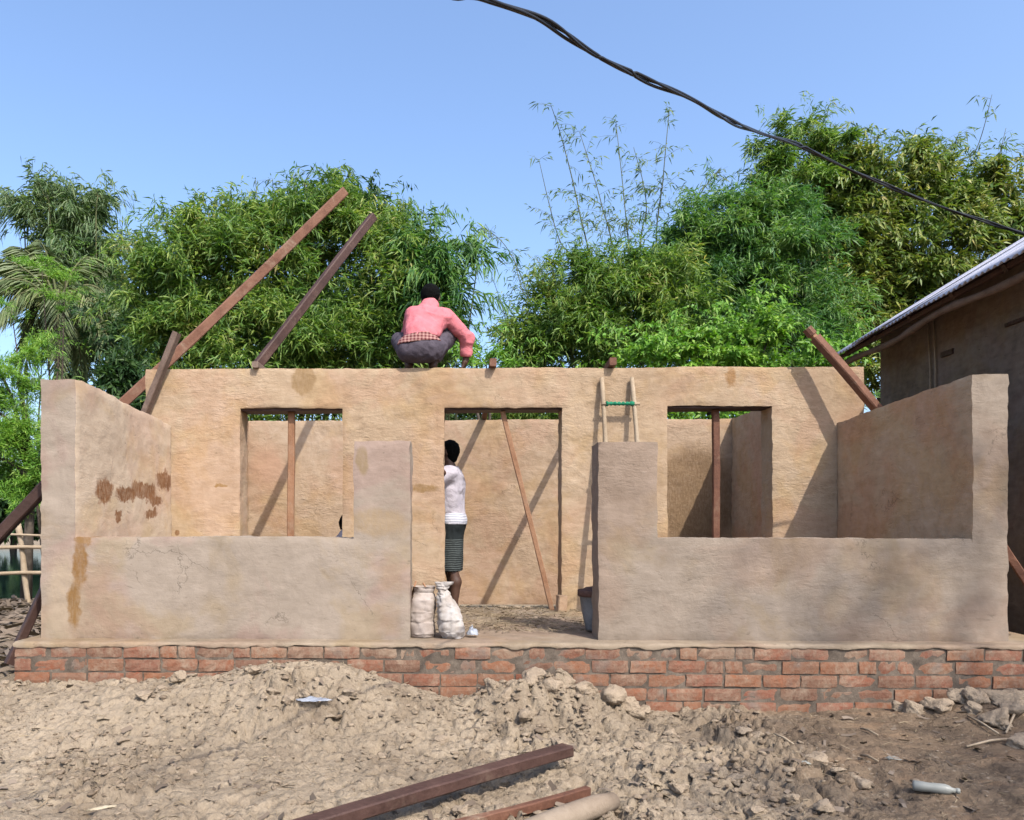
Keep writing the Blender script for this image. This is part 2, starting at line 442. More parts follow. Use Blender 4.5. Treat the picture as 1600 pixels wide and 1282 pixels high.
def m_wood(name, a, b, c, rough=0.75, dirt=1.0):
    k = N(name); p = k.obj(); tc = k.n('ShaderNodeTexCoord').outputs['Generated']
    n1 = k.noise(p, 5, 4, 0.6, 0.2)
    g = k.noise(k.scaled(p, (38, 38, 38)), 1.0, 4, 0.7, 0.4)
    rnd = k.n('ShaderNodeObjectInfo').outputs['Random']
    f = k.math('ADD', k.math('MULTIPLY', n1, 0.6), k.math('MULTIPLY', g, 0.4))
    f = k.math('ADD', f, k.math('MULTIPLY_ADD', rnd, 0.16, -0.08))
    col = k.ramp(f, [(0.3, a), (0.5, b), (0.7, c)])
    wp_ = k.pos(); mud = k.math('MULTIPLY', k.mr(k.noise(wp_, 4.5, 5, 0.7, 0.5), 0.55, 0.68, 0, 0.6 * dirt), k.mr(k.noise(wp_, 45, 3, 0.6), 0.35, 0.6, 0.3, 1.0))
    col = k.mix(mud, col, (0.40, 0.30, 0.21))
    col = k.mix(k.mr(k.noise(wp_, 2.2, 3, 0.6), 0.5, 0.7, 0, 0.45 * dirt), col, c)
    k.bsdf(col, rough, k.bump(k.math('MULTIPLY_ADD', k.noise(wp_, 26, 4, 0.7), 0.8, g), 0.45, 0.008), 0.25); return k.m
M_wood = m_wood('red_brown_timber', (0.10, 0.043, 0.028), (0.19, 0.083, 0.05), (0.29, 0.145, 0.09))
M_wood_dk = m_wood('dark_timber', (0.045, 0.022, 0.016), (0.08, 0.04, 0.031), (0.13, 0.07, 0.055), 0.6, 0.35)
M_wood_gr = m_wood('weathered_timber', (0.13, 0.085, 0.065), (0.22, 0.15, 0.115), (0.31, 0.225, 0.18))
M_wood_or = m_wood('orange_timber', (0.22, 0.10, 0.05), (0.36, 0.18, 0.095), (0.46, 0.26, 0.15))
M_bamboo = m_wood('dry_bamboo', (0.36, 0.26, 0.16), (0.48, 0.37, 0.25), (0.58, 0.47, 0.34))
M_green_cloth = m_simple('green_cloth', ((0.01, 0.16, 0.08), (0.02, 0.27, 0.14), (0.05, 0.36, 0.20)), 30)
M_tin = None

def m_ground():
    k = N('dug_earth'); p = k.pos()
    big = k.noise(p, 0.8, 4, 0.55, 0.3); mid = k.noise(p, 6, 6, 0.65, 0.3); fine = k.noise(p, 55, 6, 0.72)
    f = k.math('MULTIPLY_ADD', mid, 0.5, k.math('MULTIPLY', big, 0.5))
    col = k.ramp(f, [(0.32, (0.26, 0.20, 0.143)), (0.5, (0.415, 0.33, 0.235)), (0.68, (0.57, 0.46, 0.333))])
    sx = k.n('ShaderNodeSeparateXYZ'); k.l(p, sx.inputs[0])
    # trodden brown yard on the right
    edge = k.math('ADD', sx.outputs[0], k.math('MULTIPLY', k.noise(p, 1.4, 4, 0.6), 1.2))
    m = k.mr(k.math('SUBTRACT', edge, k.math('MULTIPLY', sx.outputs[1], 0.10)), 1.3, 2.3, 0, 1, True)
    brown = k.ramp(k.noise(k.scaled(p, (1, 2.4, 1)), 2.6, 5, 0.6), [(0.3, (0.15, 0.105, 0.07)), (0.52, (0.235, 0.165, 0.11)), (0.72, (0.33, 0.21, 0.125))])
    col = k.mix(k.math('MULTIPLY', m, 0.9), col, brown)
    damp = k.mr(k.noise(k.vmath('ADD', p, (4.0, 9.0, 1.0)), 2.3, 5, 0.65, 0.5), 0.55, 0.68, 0, 0.65)
    col = k.mix(damp, col, (0.27, 0.205, 0.142))
    col = k.mix(k.mr(fine, 0.52, 0.68, 0, 0.4), col, (0.24, 0.17, 0.115))
    col = k.mix(k.mr(k.noise(p, 30, 3, 0.5), 0.62, 0.72, 0, 0.5), col, (0.56, 0.46, 0.34))
    h = k.math('MULTIPLY_ADD', fine, 0.35, mid)
    vo = k.n('ShaderNodeTexVoronoi', feature='F1'); vo.inputs['Scale'].default_value = 34
    wv = k.vmath('ADD', p, k.vmath('MULTIPLY', k.noise(p, 22, 2, 0.5, 0, 'Color'), (0.03,) * 3)); k.l(wv, vo.inputs['Vector'])
    h = k.math('MULTIPLY_ADD', vo.outputs['Distance'], -0.22, h)
    h = k.math('MULTIPLY_ADD', k.noise(p, 26, 5, 0.7), 0.5, h)
    k.bsdf(col, 0.95, k.bump(h, 0.85, 0.035), 0.1); return k.m
M_ground = m_ground()
def m_clod():
    k = N('mud_clod'); p = k.pos()
    r = k.n('ShaderNodeNewGeometry').outputs['Random Per Island']
    mid = k.noise(p, 14, 6, 0.68, 0.3); fine = k.noise(p, 90, 5, 0.7)
    f = k.math('MULTIPLY_ADD', r, 0.35, k.math('MULTIPLY', mid, 0.65))
    col = k.ramp(f, [(0.25, (0.23, 0.17, 0.118)), (0.45, (0.37, 0.282, 0.20)), (0.7, (0.52, 0.41, 0.295))])
    col = k.mix(k.mr(fine, 0.5, 0.72, 0, 0.35), col, (0.21, 0.16, 0.11))
    k.bsdf(col, 0.95, k.bump(k.math('MULTIPLY_ADD', fine, 0.35, mid), 0.9, 0.03), 0.1); return k.m
M_clod = m_clod()

def m_leaf(name, stops, trans=0.38, rough=0.5, nscale=0.8):
    k = N(name); g = k.n('ShaderNodeNewGeometry'); r = g.outputs['Random Per Island']
    cl = k.noise(g.outputs['Position'], nscale, 3, 0.6)
    f = k.math('ADD', k.math('MULTIPLY', r, 0.6), k.math('MULTIPLY', k.mr(cl, 0.3, 0.7), 0.4))
    col = k.ramp(f, stops)
    b = k.bsdf(col, rough, None, 0.3)
    t = k.n('ShaderNodeBsdfTranslucent'); k.l(k.mix(1.0, col, (1.1, 1.25, 0.5), 'MULTIPLY'), t.inputs[0])
    mx = k.n('ShaderNodeMixShader'); mx.inputs[0].default_value = trans
    k.l(b.outputs[0], mx.inputs[1]); k.l(t.outputs[0], mx.inputs[2]); k.l(mx.outputs[0], k.out.inputs['Surface'])
    return k.m
M_leaf_bam = m_leaf('bamboo_leaf', [(0.0, (0.04, 0.115, 0.03)), (0.3, (0.115, 0.25, 0.045)), (0.6, (0.245, 0.40, 0.07)), (0.85, (0.43, 0.52, 0.12)), (1.0, (0.72, 0.58, 0.27))], nscale=1.1)
M_leaf_fresh = m_leaf('fresh_bamboo_leaf', [(0.0, (0.035, 0.13, 0.05)), (0.35, (0.095, 0.25, 0.07)), (0.7, (0.215, 0.41, 0.095)), (1.0, (0.42, 0.56, 0.16))], nscale=1.1)
M_leaf_dark = m_leaf('dark_leaf', [(0.0, (0.025, 0.07, 0.028)), (0.5, (0.06, 0.14, 0.042)), (1.0, (0.16, 0.25, 0.07))])
M_leaf_grey = m_leaf('pale_bamboo_leaf', [(0.0, (0.10, 0.19, 0.09)), (0.5, (0.21, 0.33, 0.14)), (1.0, (0.40, 0.48, 0.24))])
M_leaf_mango = m_leaf('yellowing_leaf', [(0.0, (0.07, 0.15, 0.035)), (0.4, (0.18, 0.29, 0.055)), (0.75, (0.40, 0.44, 0.10)), (1.0, (0.68, 0.56, 0.22))], 0.3, 0.45, 0.9)
M_leaf_bright = m_leaf('bright_leaf', [(0.0, (0.09, 0.25, 0.03)), (0.5, (0.22, 0.48, 0.055)), (1.0, (0.46, 0.66, 0.11))], 0.35)
M_leaf_palm = m_leaf('palm_leaflet', [(0.0, (0.12, 0.18, 0.085)), (0.5, (0.23, 0.30, 0.12)), (1.0, (0.44, 0.45, 0.22))], 0.2)
M_bark = m_simple('bark', ((0.07, 0.055, 0.042), (0.12, 0.095, 0.075), (0.18, 0.15, 0.12)), 12)
M_culm = m_simple('bamboo_culm', ((0.09, 0.11, 0.045), (0.15, 0.165, 0.07), (0.23, 0.22, 0.11)), 6)
M_straw = m_leaf('straw', [(0.0, (0.12, 0.085, 0.05)), (0.5, (0.29, 0.215, 0.13)), (1.0, (0.52, 0.42, 0.27))], 0.05, 0.8)
M_litter = m_leaf('dry_litter', [(0.0, (0.10, 0.075, 0.055)), (0.5, (0.22, 0.165, 0.12)), (1.0, (0.38, 0.30, 0.23))], 0.05, 0.8)

# ------------------------------------------------------------------ ground
def roughness(x, y):
    a = np.exp(-(((x - 1.0) / 1.0) ** 2 + ((y - 3.9) / 0.75) ** 2))
    b = 0.85 * np.exp(-(((x - 0.55) / 0.6) ** 2 + ((y - 4.75) / 0.28) ** 2))
    c = 0.30 * np.exp(-(((x + 1.2) / 1.6) ** 2 + ((y - 4.3) / 0.7) ** 2))
    m = sstep(-0.12, 0.30, fbm(np.stack([x, y, 0 * x], 1) * 1.5 + 3.3, 3, 61))
    return np.clip(0.05 + 0.42 * m + (a + b) * (0.6 + 0.45 * m) + c, 0, 1.15) * (1 - 0.85 * sstep(1.5, 2.3, x - 0.12 * (y - 4)))
def gh0(x, y):
    z = -0.45 + 0 * x
    z = z + 0.15 * np.exp(-(((x + 2.6) / 1.3) ** 2 + ((y - 4.9) / 0.7) ** 2))
    z = z + 0.25 * np.exp(-(((x + 0.80) / 0.68) ** 2 + ((y - 4.86) / 0.42) ** 2))
    z = z + 0.13 * np.exp(-(((x + 1.6) / 0.8) ** 2 + ((y - 4.7) / 0.5) ** 2))
    z = z + 0.21 * np.exp(-(((x - 0.62) / 0.42) ** 2 + ((y - 4.86) / 0.22) ** 2))
    z = z + 0.18 * np.exp(-(((x - 3.75) / 0.6) ** 2 + ((y - 4.85) / 0.25) ** 2))
    z = z + 0.05 * sstep(1.0, -2.5, x) * sstep(5.2, 3.0, y)
    z = z + 0.06 * sstep(2.6, 3.4, y) * sstep(1.5, 2.4, x) * sstep(6, 4.4, y)
    # pond behind on the left
    pond = sstep(-6.5, -8.0, x) * sstep(13.6, 15.0, y) * sstep(70, 60, y) * sstep(-60, -50, x)
    z = z - 1.4 * pond
    return z
def gh(x, y):
    x = np.atleast_1d(np.asarray(x, float)); y = np.atleast_1d(np.asarray(y, float))
    p = np.stack([x, y, 0 * x], 1)
    z = gh0(x, y) + 0.045 * fbm(p * 1.1, 3, 3)
    near = np.exp(-np.maximum(0, np.hypot(x - 0.4, (y - 4) * 1.2) - 4.5) ** 2 / 8)
    r = roughness(x, y)
    wx = x + 0.05 * fbm(p * 9, 2, 21); wy = y + 0.05 * fbm(p * 9 + 50, 2, 22)
    d1, d2, i1 = worley2(wx * 9, wy * 9, 3)
    e1, e2, i2 = worley2(wx * 19, wy * 19, 8)
    cl = sstep(0.0, 0.28, d2 - d1) * (0.25 + 0.75 * i1)
    cl2 = sstep(0.0, 0.3, e2 - e1) * (0.2 + 0.8 * i2)
    z = z + near * (r * (0.075 * cl + 0.032 * cl2) + 0.012 * cl2 * (r > 0) * (1 - 0.6 * sstep(1.5, 2.3, x)) + 0.012 * fbm(p * 14, 4, 5, 0.6) * (0.4 + r) + 0.016 * fbm(p * 4.5, 3, 15))
    # pits
    z = z - near * 0.045 * sstep(0.25, 0.5, fbm(p * 8 + 9, 3, 31)) * (0.35 + r)
    return z
def axis_fine(lo, hi, step, far_lo, far_hi):
    a = list(np.arange(lo, hi, step)); s = step; v = hi
    up = []
    while v < far_hi: up.append(v); s *= 1.28; v += s
    up.append(far_hi); s = step; v = lo; dn = []
    while v > far_lo: s *= 1.28; v -= s; dn.append(max(v, far_lo))
    return np.array(dn[::-1] + a + up)
gx = axis_fine(-3.6, 4.2, 0.0125, -900, 900); gy = axis_fine(2.9, 5.08, 0.0125, -200, 1500)
GX, GY = np.meshgrid(gx, gy, indexing='xy')
gz = gh(GX.ravel(), GY.ravel())
# under the raised house the earth stays below the floors
inside = (GX.ravel() > XL - 0.05) & (GX.ravel() < XR + 0.05) & (GY.ravel() > 5.1) & (GY.ravel() < 9.9)
gz = np.where(inside, np.minimum(gz, -0.4), gz)
V = np.stack([GX.ravel(), GY.ravel(), gz], 1)
nx, ny = len(gx), len(gy)
ii = (np.arange(ny - 1)[:, None] * nx + np.arange(nx - 1)[None, :]).ravel()
Fg = np.stack([ii, ii + 1, ii + nx + 1, ii + nx], 1)
ground = link('ground', mesh_np('ground', V, Fg, True), M_ground); ground['kind'] = 'structure'
def g1(x, y): return float(gh([x], [y])[0])

k = N('pond_water'); wp = k.pos()
wb = k.bump(k.noise(k.scaled(wp, (1, 1, 1)), 2.5, 3, 0.5), 0.12, 0.03)
k.bsdf((0.012, 0.03, 0.03), 0.06, wb, 0.5); M_water = k.m
wv = [(-60, 13.5, -1.02), (-6.4, 13.5, -1.02), (-6.4, 70, -1.02), (-60, 70, -1.02)]
water = link('pond_water', mesh_np('pond_water', wv, [(0, 1, 2, 3)]), M_water); water['kind'] = 'structure'

# ------------------------------------------------------------------ the mud house under construction
house = empty('mud_house', (0.4, 5.2, 0))
tag(house, 'roofless mud house under construction on a brick plinth, with veranda, two windows and a doorway', 'house')
def hchild(name, mesh, mat, parent=None):
    o = link(name, mesh, mat); par = parent or house
    return setp(o, par)
def breaks(vals, step):
    vals = sorted(set(round(v, 4) for v in vals)); r = []
    for a, b in zip(vals[:-1], vals[1:]):
        n = max(1, int(round((b - a) / step))); r += list(np.linspace(a, b, n, endpoint=False))
    return np.array(r + [vals[-1]])
def wall_mesh(name, along, u0, u1, w0, w1, z0, z1, holes=(), top=None, step=0.032, seed=0, solid=None, rough=1.0, topj=0.008, flat=(), weld=None):
    """a hand-built mud wall: along = 'x' or 'y'; holes are (u0,u1,z0,z1); solid(u,z) may cut the outline"""
    ub = [u0, u1] + [h for q in holes for h in q[:2]]; zb = [z0, z1] + [h for q in holes for h in q[2:]]
    if solid: ub += solid[0]; zb += solid[1]
    U = breaks([b for b in ub if u0 <= b <= u1], step); Z = breaks([b for b in zb if z0 <= b <= z1], step)
    W = np.linspace(w0, w1, max(3, int(round((w1 - w0) / step)) + 1)); nw = len(W)
    uc = (U[:-1] + U[1:]) / 2; zc = (Z[:-1] + Z[1:]) / 2
    occ = np.ones((len(uc), len(zc)), bool)
    for a, b, c, d in holes:
        occ[np.ix_((uc > a) & (uc < b), (zc > c) & (zc < d))] = False
    if solid:
        for i, u in enumerate(uc):
            for j, z in enumerate(zc):
                if not solid[2](u, z): occ[i, j] = False
    idx = {}; V = []; F = []
    def vid(i, j, k):
        q = (i, j, k)
        if q not in idx: idx[q] = len(V); V.append((U[i], W[k], Z[j], i, j, k))
        return idx[q]
    nu, nz = occ.shape
    for i in range(nu):
        for j in range(nz):
            if not occ[i, j]: continue
            F.append((vid(i, j, 0), vid(i + 1, j, 0), vid(i + 1, j + 1, 0), vid(i, j + 1, 0)))
            F.append((vid(i + 1, j, nw - 1), vid(i, j, nw - 1), vid(i, j + 1, nw - 1), vid(i + 1, j + 1, nw - 1)))
            for (di, dj, e) in ((-1, 0, ((i, j + 1), (i, j))), (1, 0, ((i + 1, j), (i + 1, j + 1))), (0, -1, ((i, j), (i + 1, j))), (0, 1, ((i + 1, j + 1), (i, j + 1)))):
                a, b = i + di, j + dj
                if 0 <= a < nu and 0 <= b < nz and occ[a, b]: continue
                for kk in range(nw - 1):
                    F.append((vid(*e[0], kk), vid(*e[0], kk + 1), vid(*e[1], kk + 1), vid(*e[1], kk)))
    A = np.array(V, float)
    u, w, z = A[:, 0].copy(), A[:, 1].copy(), A[:, 2].copy()
    I = A[:, 3].astype(int); J = A[:, 4].astype(int); K = A[:, 5].astype(int)
    op = np.pad(occ, 1)
    allc = op[I, J] & op[I + 1, J] & op[I, J + 1] & op[I + 1, J + 1]
    bnd = ~allc
    for e in flat: bnd &= ~((np.abs(A[:, 0] - e) < 1e-6) & (A[:, 2] < z1 - 1e-6))
    if weld: bnd &= ~weld(A[:, 0], A[:, 1], A[:, 2])
    face0 = (K == 0); face1 = (K == nw - 1)
    zz = z.copy()
    if top is not None:
        z = z0 + (z - z0) * (np.array([top(a) for a in u]) - z0) / (z1 - z0)
    w = w + np.where(bnd & face0, 0.006, 0) - np.where(bnd & face1, 0.006, 0)
    pos = np.stack([u, w, z], 1) if along == 'x' else np.stack([w, u, z], 1)
    q = pos + seed * 3.7
    n_low = np.stack([fbm(q * 1.3 + 5 * d, 2, 40 + d) for d in range(3)], 1)
    n_mid = np.stack([fbm(q * np.array([5, 5, 9]) + 5 * d, 3, 50 + d) for d in range(3)], 1)
    n_hi = np.stack([fbm(q * 15 + 5 * d, 2, 60 + d) for d in range(3)], 1)
    d = (0.009 * n_low + 0.006 * n_mid) * rough
    d = d + n_hi * np.where(bnd, topj, 0.0025)[:, None] * rough
    d[:, 2] *= np.where(zz <= z0 + 1e-6, 0, 1)
    pos = pos + d
    F = np.array(F)
    if along == 'y': F = F[:, ::-1]
    m = mesh_np(name, pos, F, True); m.set_sharp_from_angle(angle=math.radians(42))
    return m

Zpar = ZA(400, 840, YF); ZpilL = ZA(600, 688, YF); ZpilR = ZA(980, 691, YF); ZparR = ZA(1280, 842, YF)
Ztop = ZA(780, 575, YM); Zlint = ZA(780, 637, YM)
ZsL = ZA(90, 590, YF); ZsR = ZA(1545, 585, YF)
# low veranda wall, left piece with its stub pillar
xp0, xp1 = XA(553, YF), XA(641, YF)
ml = wall_mesh('front_wall', 'x', XLi - 0.03, xp1, YF - 0.002, YF + TW, 0.0, ZpilL, seed=1, flat=(XLi - 0.03,),
               solid=([xp0], [Zpar], lambda u, z: z < Zpar or u > xp0))
tag(hchild('front_wall', ml, M_front), 'low grey plastered veranda wall with a stub pillar left of the doorway gap')
xq0, xq1 = XA(935, YF), XA(1027, YF)
mr_ = wall_mesh('front_wall', 'x', xq0, XRi + 0.03, YF - 0.002, YF + TW, 0.0, ZpilR, seed=1, flat=(XRi + 0.03,),
                solid=([xq1], [ZparR], lambda u, z: z < ZparR or u < xq1))
tag(hchild('front_wall', mr_, M_frontR), 'low grey-brown veranda wall with a stub pillar right of the doorway gap')
def topL(y):
    a = (y - YF) / (YM - YF)
    return ZsL - 0.012 - 0.075 * max(0, min(1, (a - 0.05) * 1.1)) + 0.003 * math.sin(y * 7)
ms = wall_mesh('side_wall', 'y', YF, YM - 0.004, XL, XLi, 0.0, ZsL, top=topL, seed=1, weld=lambda u, w, z: (u < YF + 1e-6) & (w > XLi - 1e-6) & (z < Zpar - 0.02))
ms.materials.append(M_sideL); ms.materials.append(M_front)
for f_ in ms.polygons:
    if f_.center.y < YF + 0.012 and abs(f_.normal.y) > 0.6: f_.material_index = 1
tag(hchild('side_wall', ms, M_sideL), 'veranda end wall with reddish mud daubs and a brown streak')
def topR(y):
    a = (y - YF) / (YM - YF)
    return ZsR - 0.075 * max(0, min(1, (a - 0.03) * 1.05)) + 0.003 * math.sin(y * 9)
ms = wall_mesh('side_wall', 'y', YF, YM - 0.004, XRi, XR, 0.0, ZsR, top=topR, seed=1, weld=lambda u, w, z: (u < YF + 1e-6) & (w < XRi + 1e-6) & (z < ZparR - 0.02))
ms.materials.append(M_sideR); ms.materials.append(M_frontR)
for f_ in ms.polygons:
    if f_.center.y < YF + 0.012 and abs(f_.normal.y) > 0.6: f_.material_index = 1
tag(hchild('side_wall', ms, M_sideR), 'shaded veranda end wall beside the neighbouring tin roofed house')
# cross wall with door and windows
wl0, wl1 = XA(375, YM), XA(535, YM); dr0, dr1 = XA(694, YM), XA(878, YM); wr0, wr1 = XA(1043, YM), XA(1207, YM)
Zsill = 0.55
mm = wall_mesh('cross_wall', 'x', XL, XR, YM, YM + 0.26, -0.05, Ztop, seed=5, topj=0.007,
               holes=((wl0, wl1, Zsill, Zlint), (dr0, dr1, -0.05, Zlint), (wr0, wr1, Zsill, Zlint + 0.01)))
crossw = hchild('cross_wall', mm, M_mid); tag(crossw, 'tall warm tan mud wall with a doorway between two window openings')
for a, b, zt in ((wl0, wl1, Zlint), (dr0, dr1, Zlint), (wr0, wr1, Zlint + 0.01)):
    bb = MB(); bb.add(*beam_arrays((a - 0.03, YM + 0.135, zt - 0.004), (b + 0.03, YM + 0.135, zt - 0.004), 0.21, 0.028, 0, 8, 0.003, int(a * 10)))
    hchild('lintel_board', bb.mesh('lintel_board'), M_wood_dk, crossw)
ZbT = ZA(600, 657, YB)
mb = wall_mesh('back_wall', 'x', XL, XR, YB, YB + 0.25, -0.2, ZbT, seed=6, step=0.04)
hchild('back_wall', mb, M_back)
for x0, x1, sd_ in ((XL, XLi + 0.01, 7), (XRi - 0.0, XR, 8)):
    mb = wall_mesh('room_wall', 'y', YM + 0.255, YB + 0.004, x0, x1, -0.2, ZbT, seed=sd_, step=0.04, topj=0.014)
    hchild('room_wall', mb, M_mid if sd_ == 7 else M_sideR)
# plinth: mortar core, mud cap and loose-looking bricks
YP = 5.035; XP0, XP1 = XA(22, YP), 4.05
pb = MB()
def box(b, x0, x1, y0, y1, z0, z1):
    V = [(x, y, z) for x in (x0, x1) for y in (y0, y1) for z in (z0, z1)]
    b.add(V, [(0, 1, 3, 2), (4, 6, 7, 5), (0, 4, 5, 1), (2, 3, 7, 6), (0, 2, 6, 4), (1, 5, 7, 3)])
box(pb, XP0 + 0.012, XP1 - 0.012, YP + 0.0075, YM + 0.27, -0.62, -0.02)
plinth = hchild('plinth', pb.mesh('plinth'), M_mortar)
# mud cap = veranda floor
fx = np.arange(XP0 - 0.004, XP1 + 0.004, 0.025); fy = np.concatenate([np.arange(YP - 0.006, YM + 0.28, 0.025)])
FX, FY = np.meshgrid(fx, fy, indexing='xy'); pp = np.stack([FX.ravel(), FY.ravel(), 0 * FX.ravel()], 1)
inner = sstep(YF + 0.1, YF + 0.45, pp[:, 1])
pp[:, 2] = 0.002 + 0.004 * fbm(pp * 6, 3, 70) + inner * (0.012 * fbm(pp * 5, 4, 71) + 0.012 * np.maximum(0, fbm(pp * 16, 3, 72)))
front = pp[:, 1] < YP + 0.002
pp[front, 2] -= 0.012
pp[front, 1] += 0.009 * fbm(pp[front] * 9, 4, 73, 0.6); pp[front, 2] += 0.006 * fbm(pp[front] * 14, 3, 75)
nx2, ny2 = len(fx), len(fy)
ii = (np.arange(ny2 - 1)[:, None] * nx2 + np.arange(nx2 - 1)[None, :]).ravel()
Ff = np.stack([ii, ii + 1, ii + nx2 + 1, ii + nx2], 1)
low = pp[:nx2].copy(); low[:, 2] = -0.024 + 0.024 * fbm(low * 7, 4, 74, 0.65); low[:, 1] += 0.003
V2 = np.vstack([pp, low]); b0 = len(pp); jj = np.arange(nx2 - 1)
F2 = np.vstack([Ff, np.stack([b0 + jj, b0 + jj + 1, jj + 1, jj], 1)])
M_floor = mud_material('earth_floor', (0.28, 0.215, 0.15), (0.38, 0.30, 0.218), (0.47, 0.38, 0.285), bstr=0.6, streak=0.3)
floor = hchild('earth_floor', mesh_np('earth_floor', V2, F2, True), M_floor)
rb = MB(); box(rb, XLi, XRi, YM + 0.27, YB + 0.05, -0.45, -0.24)
hchild('room_floor', rb.mesh('room_floor'), M_floor)
# bricks
def brick_mesh(L, seed):
    rr = random.Random(seed); Hh, D = 0.0815, 0.10
    nxs, nzs, nys = 7, 4, 2
    b = MB(); V = []; F = []; key = {}
    xs = np.linspace(-L / 2, L / 2, nxs); zs = np.linspace(-Hh / 2, Hh / 2, nzs); ys = np.linspace(0, D, nys)
    def vid(i, j, k):
        q = (i, j, k)
        if q not in key:
            x, y, z = xs[i], ys[j], zs[k]
            ex = (i in (0, nxs - 1)); ez = (k in (0, nzs - 1)); fr = (j == 0)
            if fr: y += rr.uniform(-0.002, 0.002) + 0.004 * (ex + ez) * rr.uniform(0.2, 1.0)
            if ez: z -= math.copysign(rr.uniform(0, 0.005), z)
            if ex: x -= math.copysign(rr.uniform(0, 0.006), x)
            key[q] = len(V); V.append((x, y, z))
        return key[q]
    for i in range(nxs - 1):
        for k in range(nzs - 1):
            F.append((vid(i, 0, k), vid(i + 1, 0, k), vid(i + 1, 0, k + 1), vid(i, 0, k + 1)))
        for k, fl in ((0, 1), (nzs - 1, 0)):
            q = (vid(i, 0, k), vid(i + 1, 0, k), vid(i + 1, 1, k), vid(i, 1, k)); F.append(q[::-1] if fl else q)
    for k in range(nzs - 1):
        for i, fl in ((0, 0), (nxs - 1, 1)):
            q = (vid(i, 0, k), vid(i, 0, k + 1), vid(i, 1, k + 1), vid(i, 1, k)); F.append(q[::-1] if fl else q)
    b.add(V, F); m = b.mesh('brick'); m.materials.append(M_brick); return m
long_b = [brick_mesh(0.238, s) for s in range(6)]; short_b = [brick_mesh(0.114, s + 20) for s in range(4)]
rb_ = random.Random(11)
for c in range(5):
    zc = -0.016 - 0.044 - c * 0.0885
    x = XP0 + (0.0 if c % 2 == 0 else 0.0); first = True
    while x < XP1 - 0.02:
        short = (first and c % 2 == 1) or rb_.random() < 0.16
        L = 0.114 if short else 0.238; first = False
        if x + L > XP1: break
        o = bpy.data.objects.new('brick', rb_.choice(short_b if short else long_b)); COL.objects.link(o)
        o.parent = plinth
        o.location = (x + L / 2, YP + rb_.uniform(-0.005, 0.007), zc + rb_.uniform(-0.003, 0.003))
        o.rotation_euler = (0, rb_.uniform(-0.012, 0.012), rb_.uniform(-0.015, 0.015))
        x += L + rb_.uniform(0.003, 0.012)

# ------------------------------------------------------------------ timbers
beam('timber_prop', (XA(455, YM + .13), YM + 0.13, Zsill + 0.0), (XA(455, YM + .13), YM + 0.13, Zlint - 0.02), 0.062, 0.05, M_wood_or,
     'upright timber prop standing in the left window opening', 'prop', roll=0.0, seed=1)
a = P(862, 952, YM + 0.10); a.z = 0.0; b = P(786, 640, YM + 0.13); b.z = Zlint - 0.02
beam('timber_prop', a, b, 0.072, 0.045, M_wood_or, 'slanting timber prop wedged under the doorway lintel', 'prop', seed=2)
beam('timber_prop', (XA(1119, YM + .13), YM + 0.13, Zsill), (XA(1118, YM + .13), YM + 0.13, Zlint - 0.01), 0.062, 0.05, M_wood,
     'reddish upright timber prop standing in the right window opening', 'prop', seed=3)
for pxm, pxb, lab in ((770, XA(757, YB), 'roof joist with its butt end just right of the squatting man'),
                      (957, XA(903, YB), 'roof joist with its butt end above the bamboo ladder')):
    xm = XA(pxm, YM - 0.05)
    beam('roof_joist', (xm, YM - 0.07, Ztop + 0.037), (pxb, YB + 0.22, ZbT + 0.045), 0.062, 0.07, M_wood, lab, 'joist', 'roof joists laid across the walls', seed=int(pxm))
xm = XA(398, YM - 0.05)
beam('timber_block', (xm, YM - 0.05, Ztop + 0.03), (xm + 0.01, YM + 0.27, Ztop + 0.03), 0.06, 0.055, M_wood_gr, 'squared grey block under the foot of the thinner raking timber', 'block', seed=44)
def ext(a, b, k0, k1):
    d = b - a; return a - d * k0, b + d * k1
a, b = ext(P(205, 617, 7.5), P(538, 301, 8.9), 0.28, 0.0)
beam('rafter', a, b, 0.085, 0.10, M_wood, 'longest raking timber, rising past the left end of the tall wall', 'timber', seed=5, wob=0.016)
a = P(400, 572, 7.12); b = P(584, 340, 8.3)
beam('rafter', a, b, 0.075, 0.085, M_wood_dk, 'thinner raking timber rising from the wall top above the left window', 'timber', seed=6, wob=0.013)
a, b = ext(P(232, 632, 6.93), P(277, 520, 6.88), 0.28, 0.0)
beam('timber_offcut', a, b, 0.075, 0.055, M_wood_gr, 'short grey timber leaning across the foot of the longest rafter', 'timber', seed=7)
a, b = ext(P(1372, 640, 6.72), P(1266, 520, 6.84), 0.3, 0.0)
rt = empty('notched_post', a)
tag(rt, 'red-brown post with a notched end leaning over the right end of the wall', 'timber')
d = (b - a).normalized()
bb = MB(); bb.add(*beam_arrays(a, b - d * 0.06, 0.075, 0.075, 0.5, 12, 0.004, 8)); setp(link('shaft', bb.mesh('shaft'), M_wood), rt)
bb = MB(); bb.add(*beam_arrays(b - d * 0.07, b - d * 0.02, 0.045, 0.05, 0.5, 3, 0.0, 9)); setp(link('neck', bb.mesh('neck'), M_wood_or), rt)
bb = MB(); bb.add(*beam_arrays(b - d * 0.03, b + d * 0.045, 0.08, 0.075, 0.5, 3, 0.0, 10, 0.25)); setp(link('head', bb.mesh('head'), M_wood), rt)
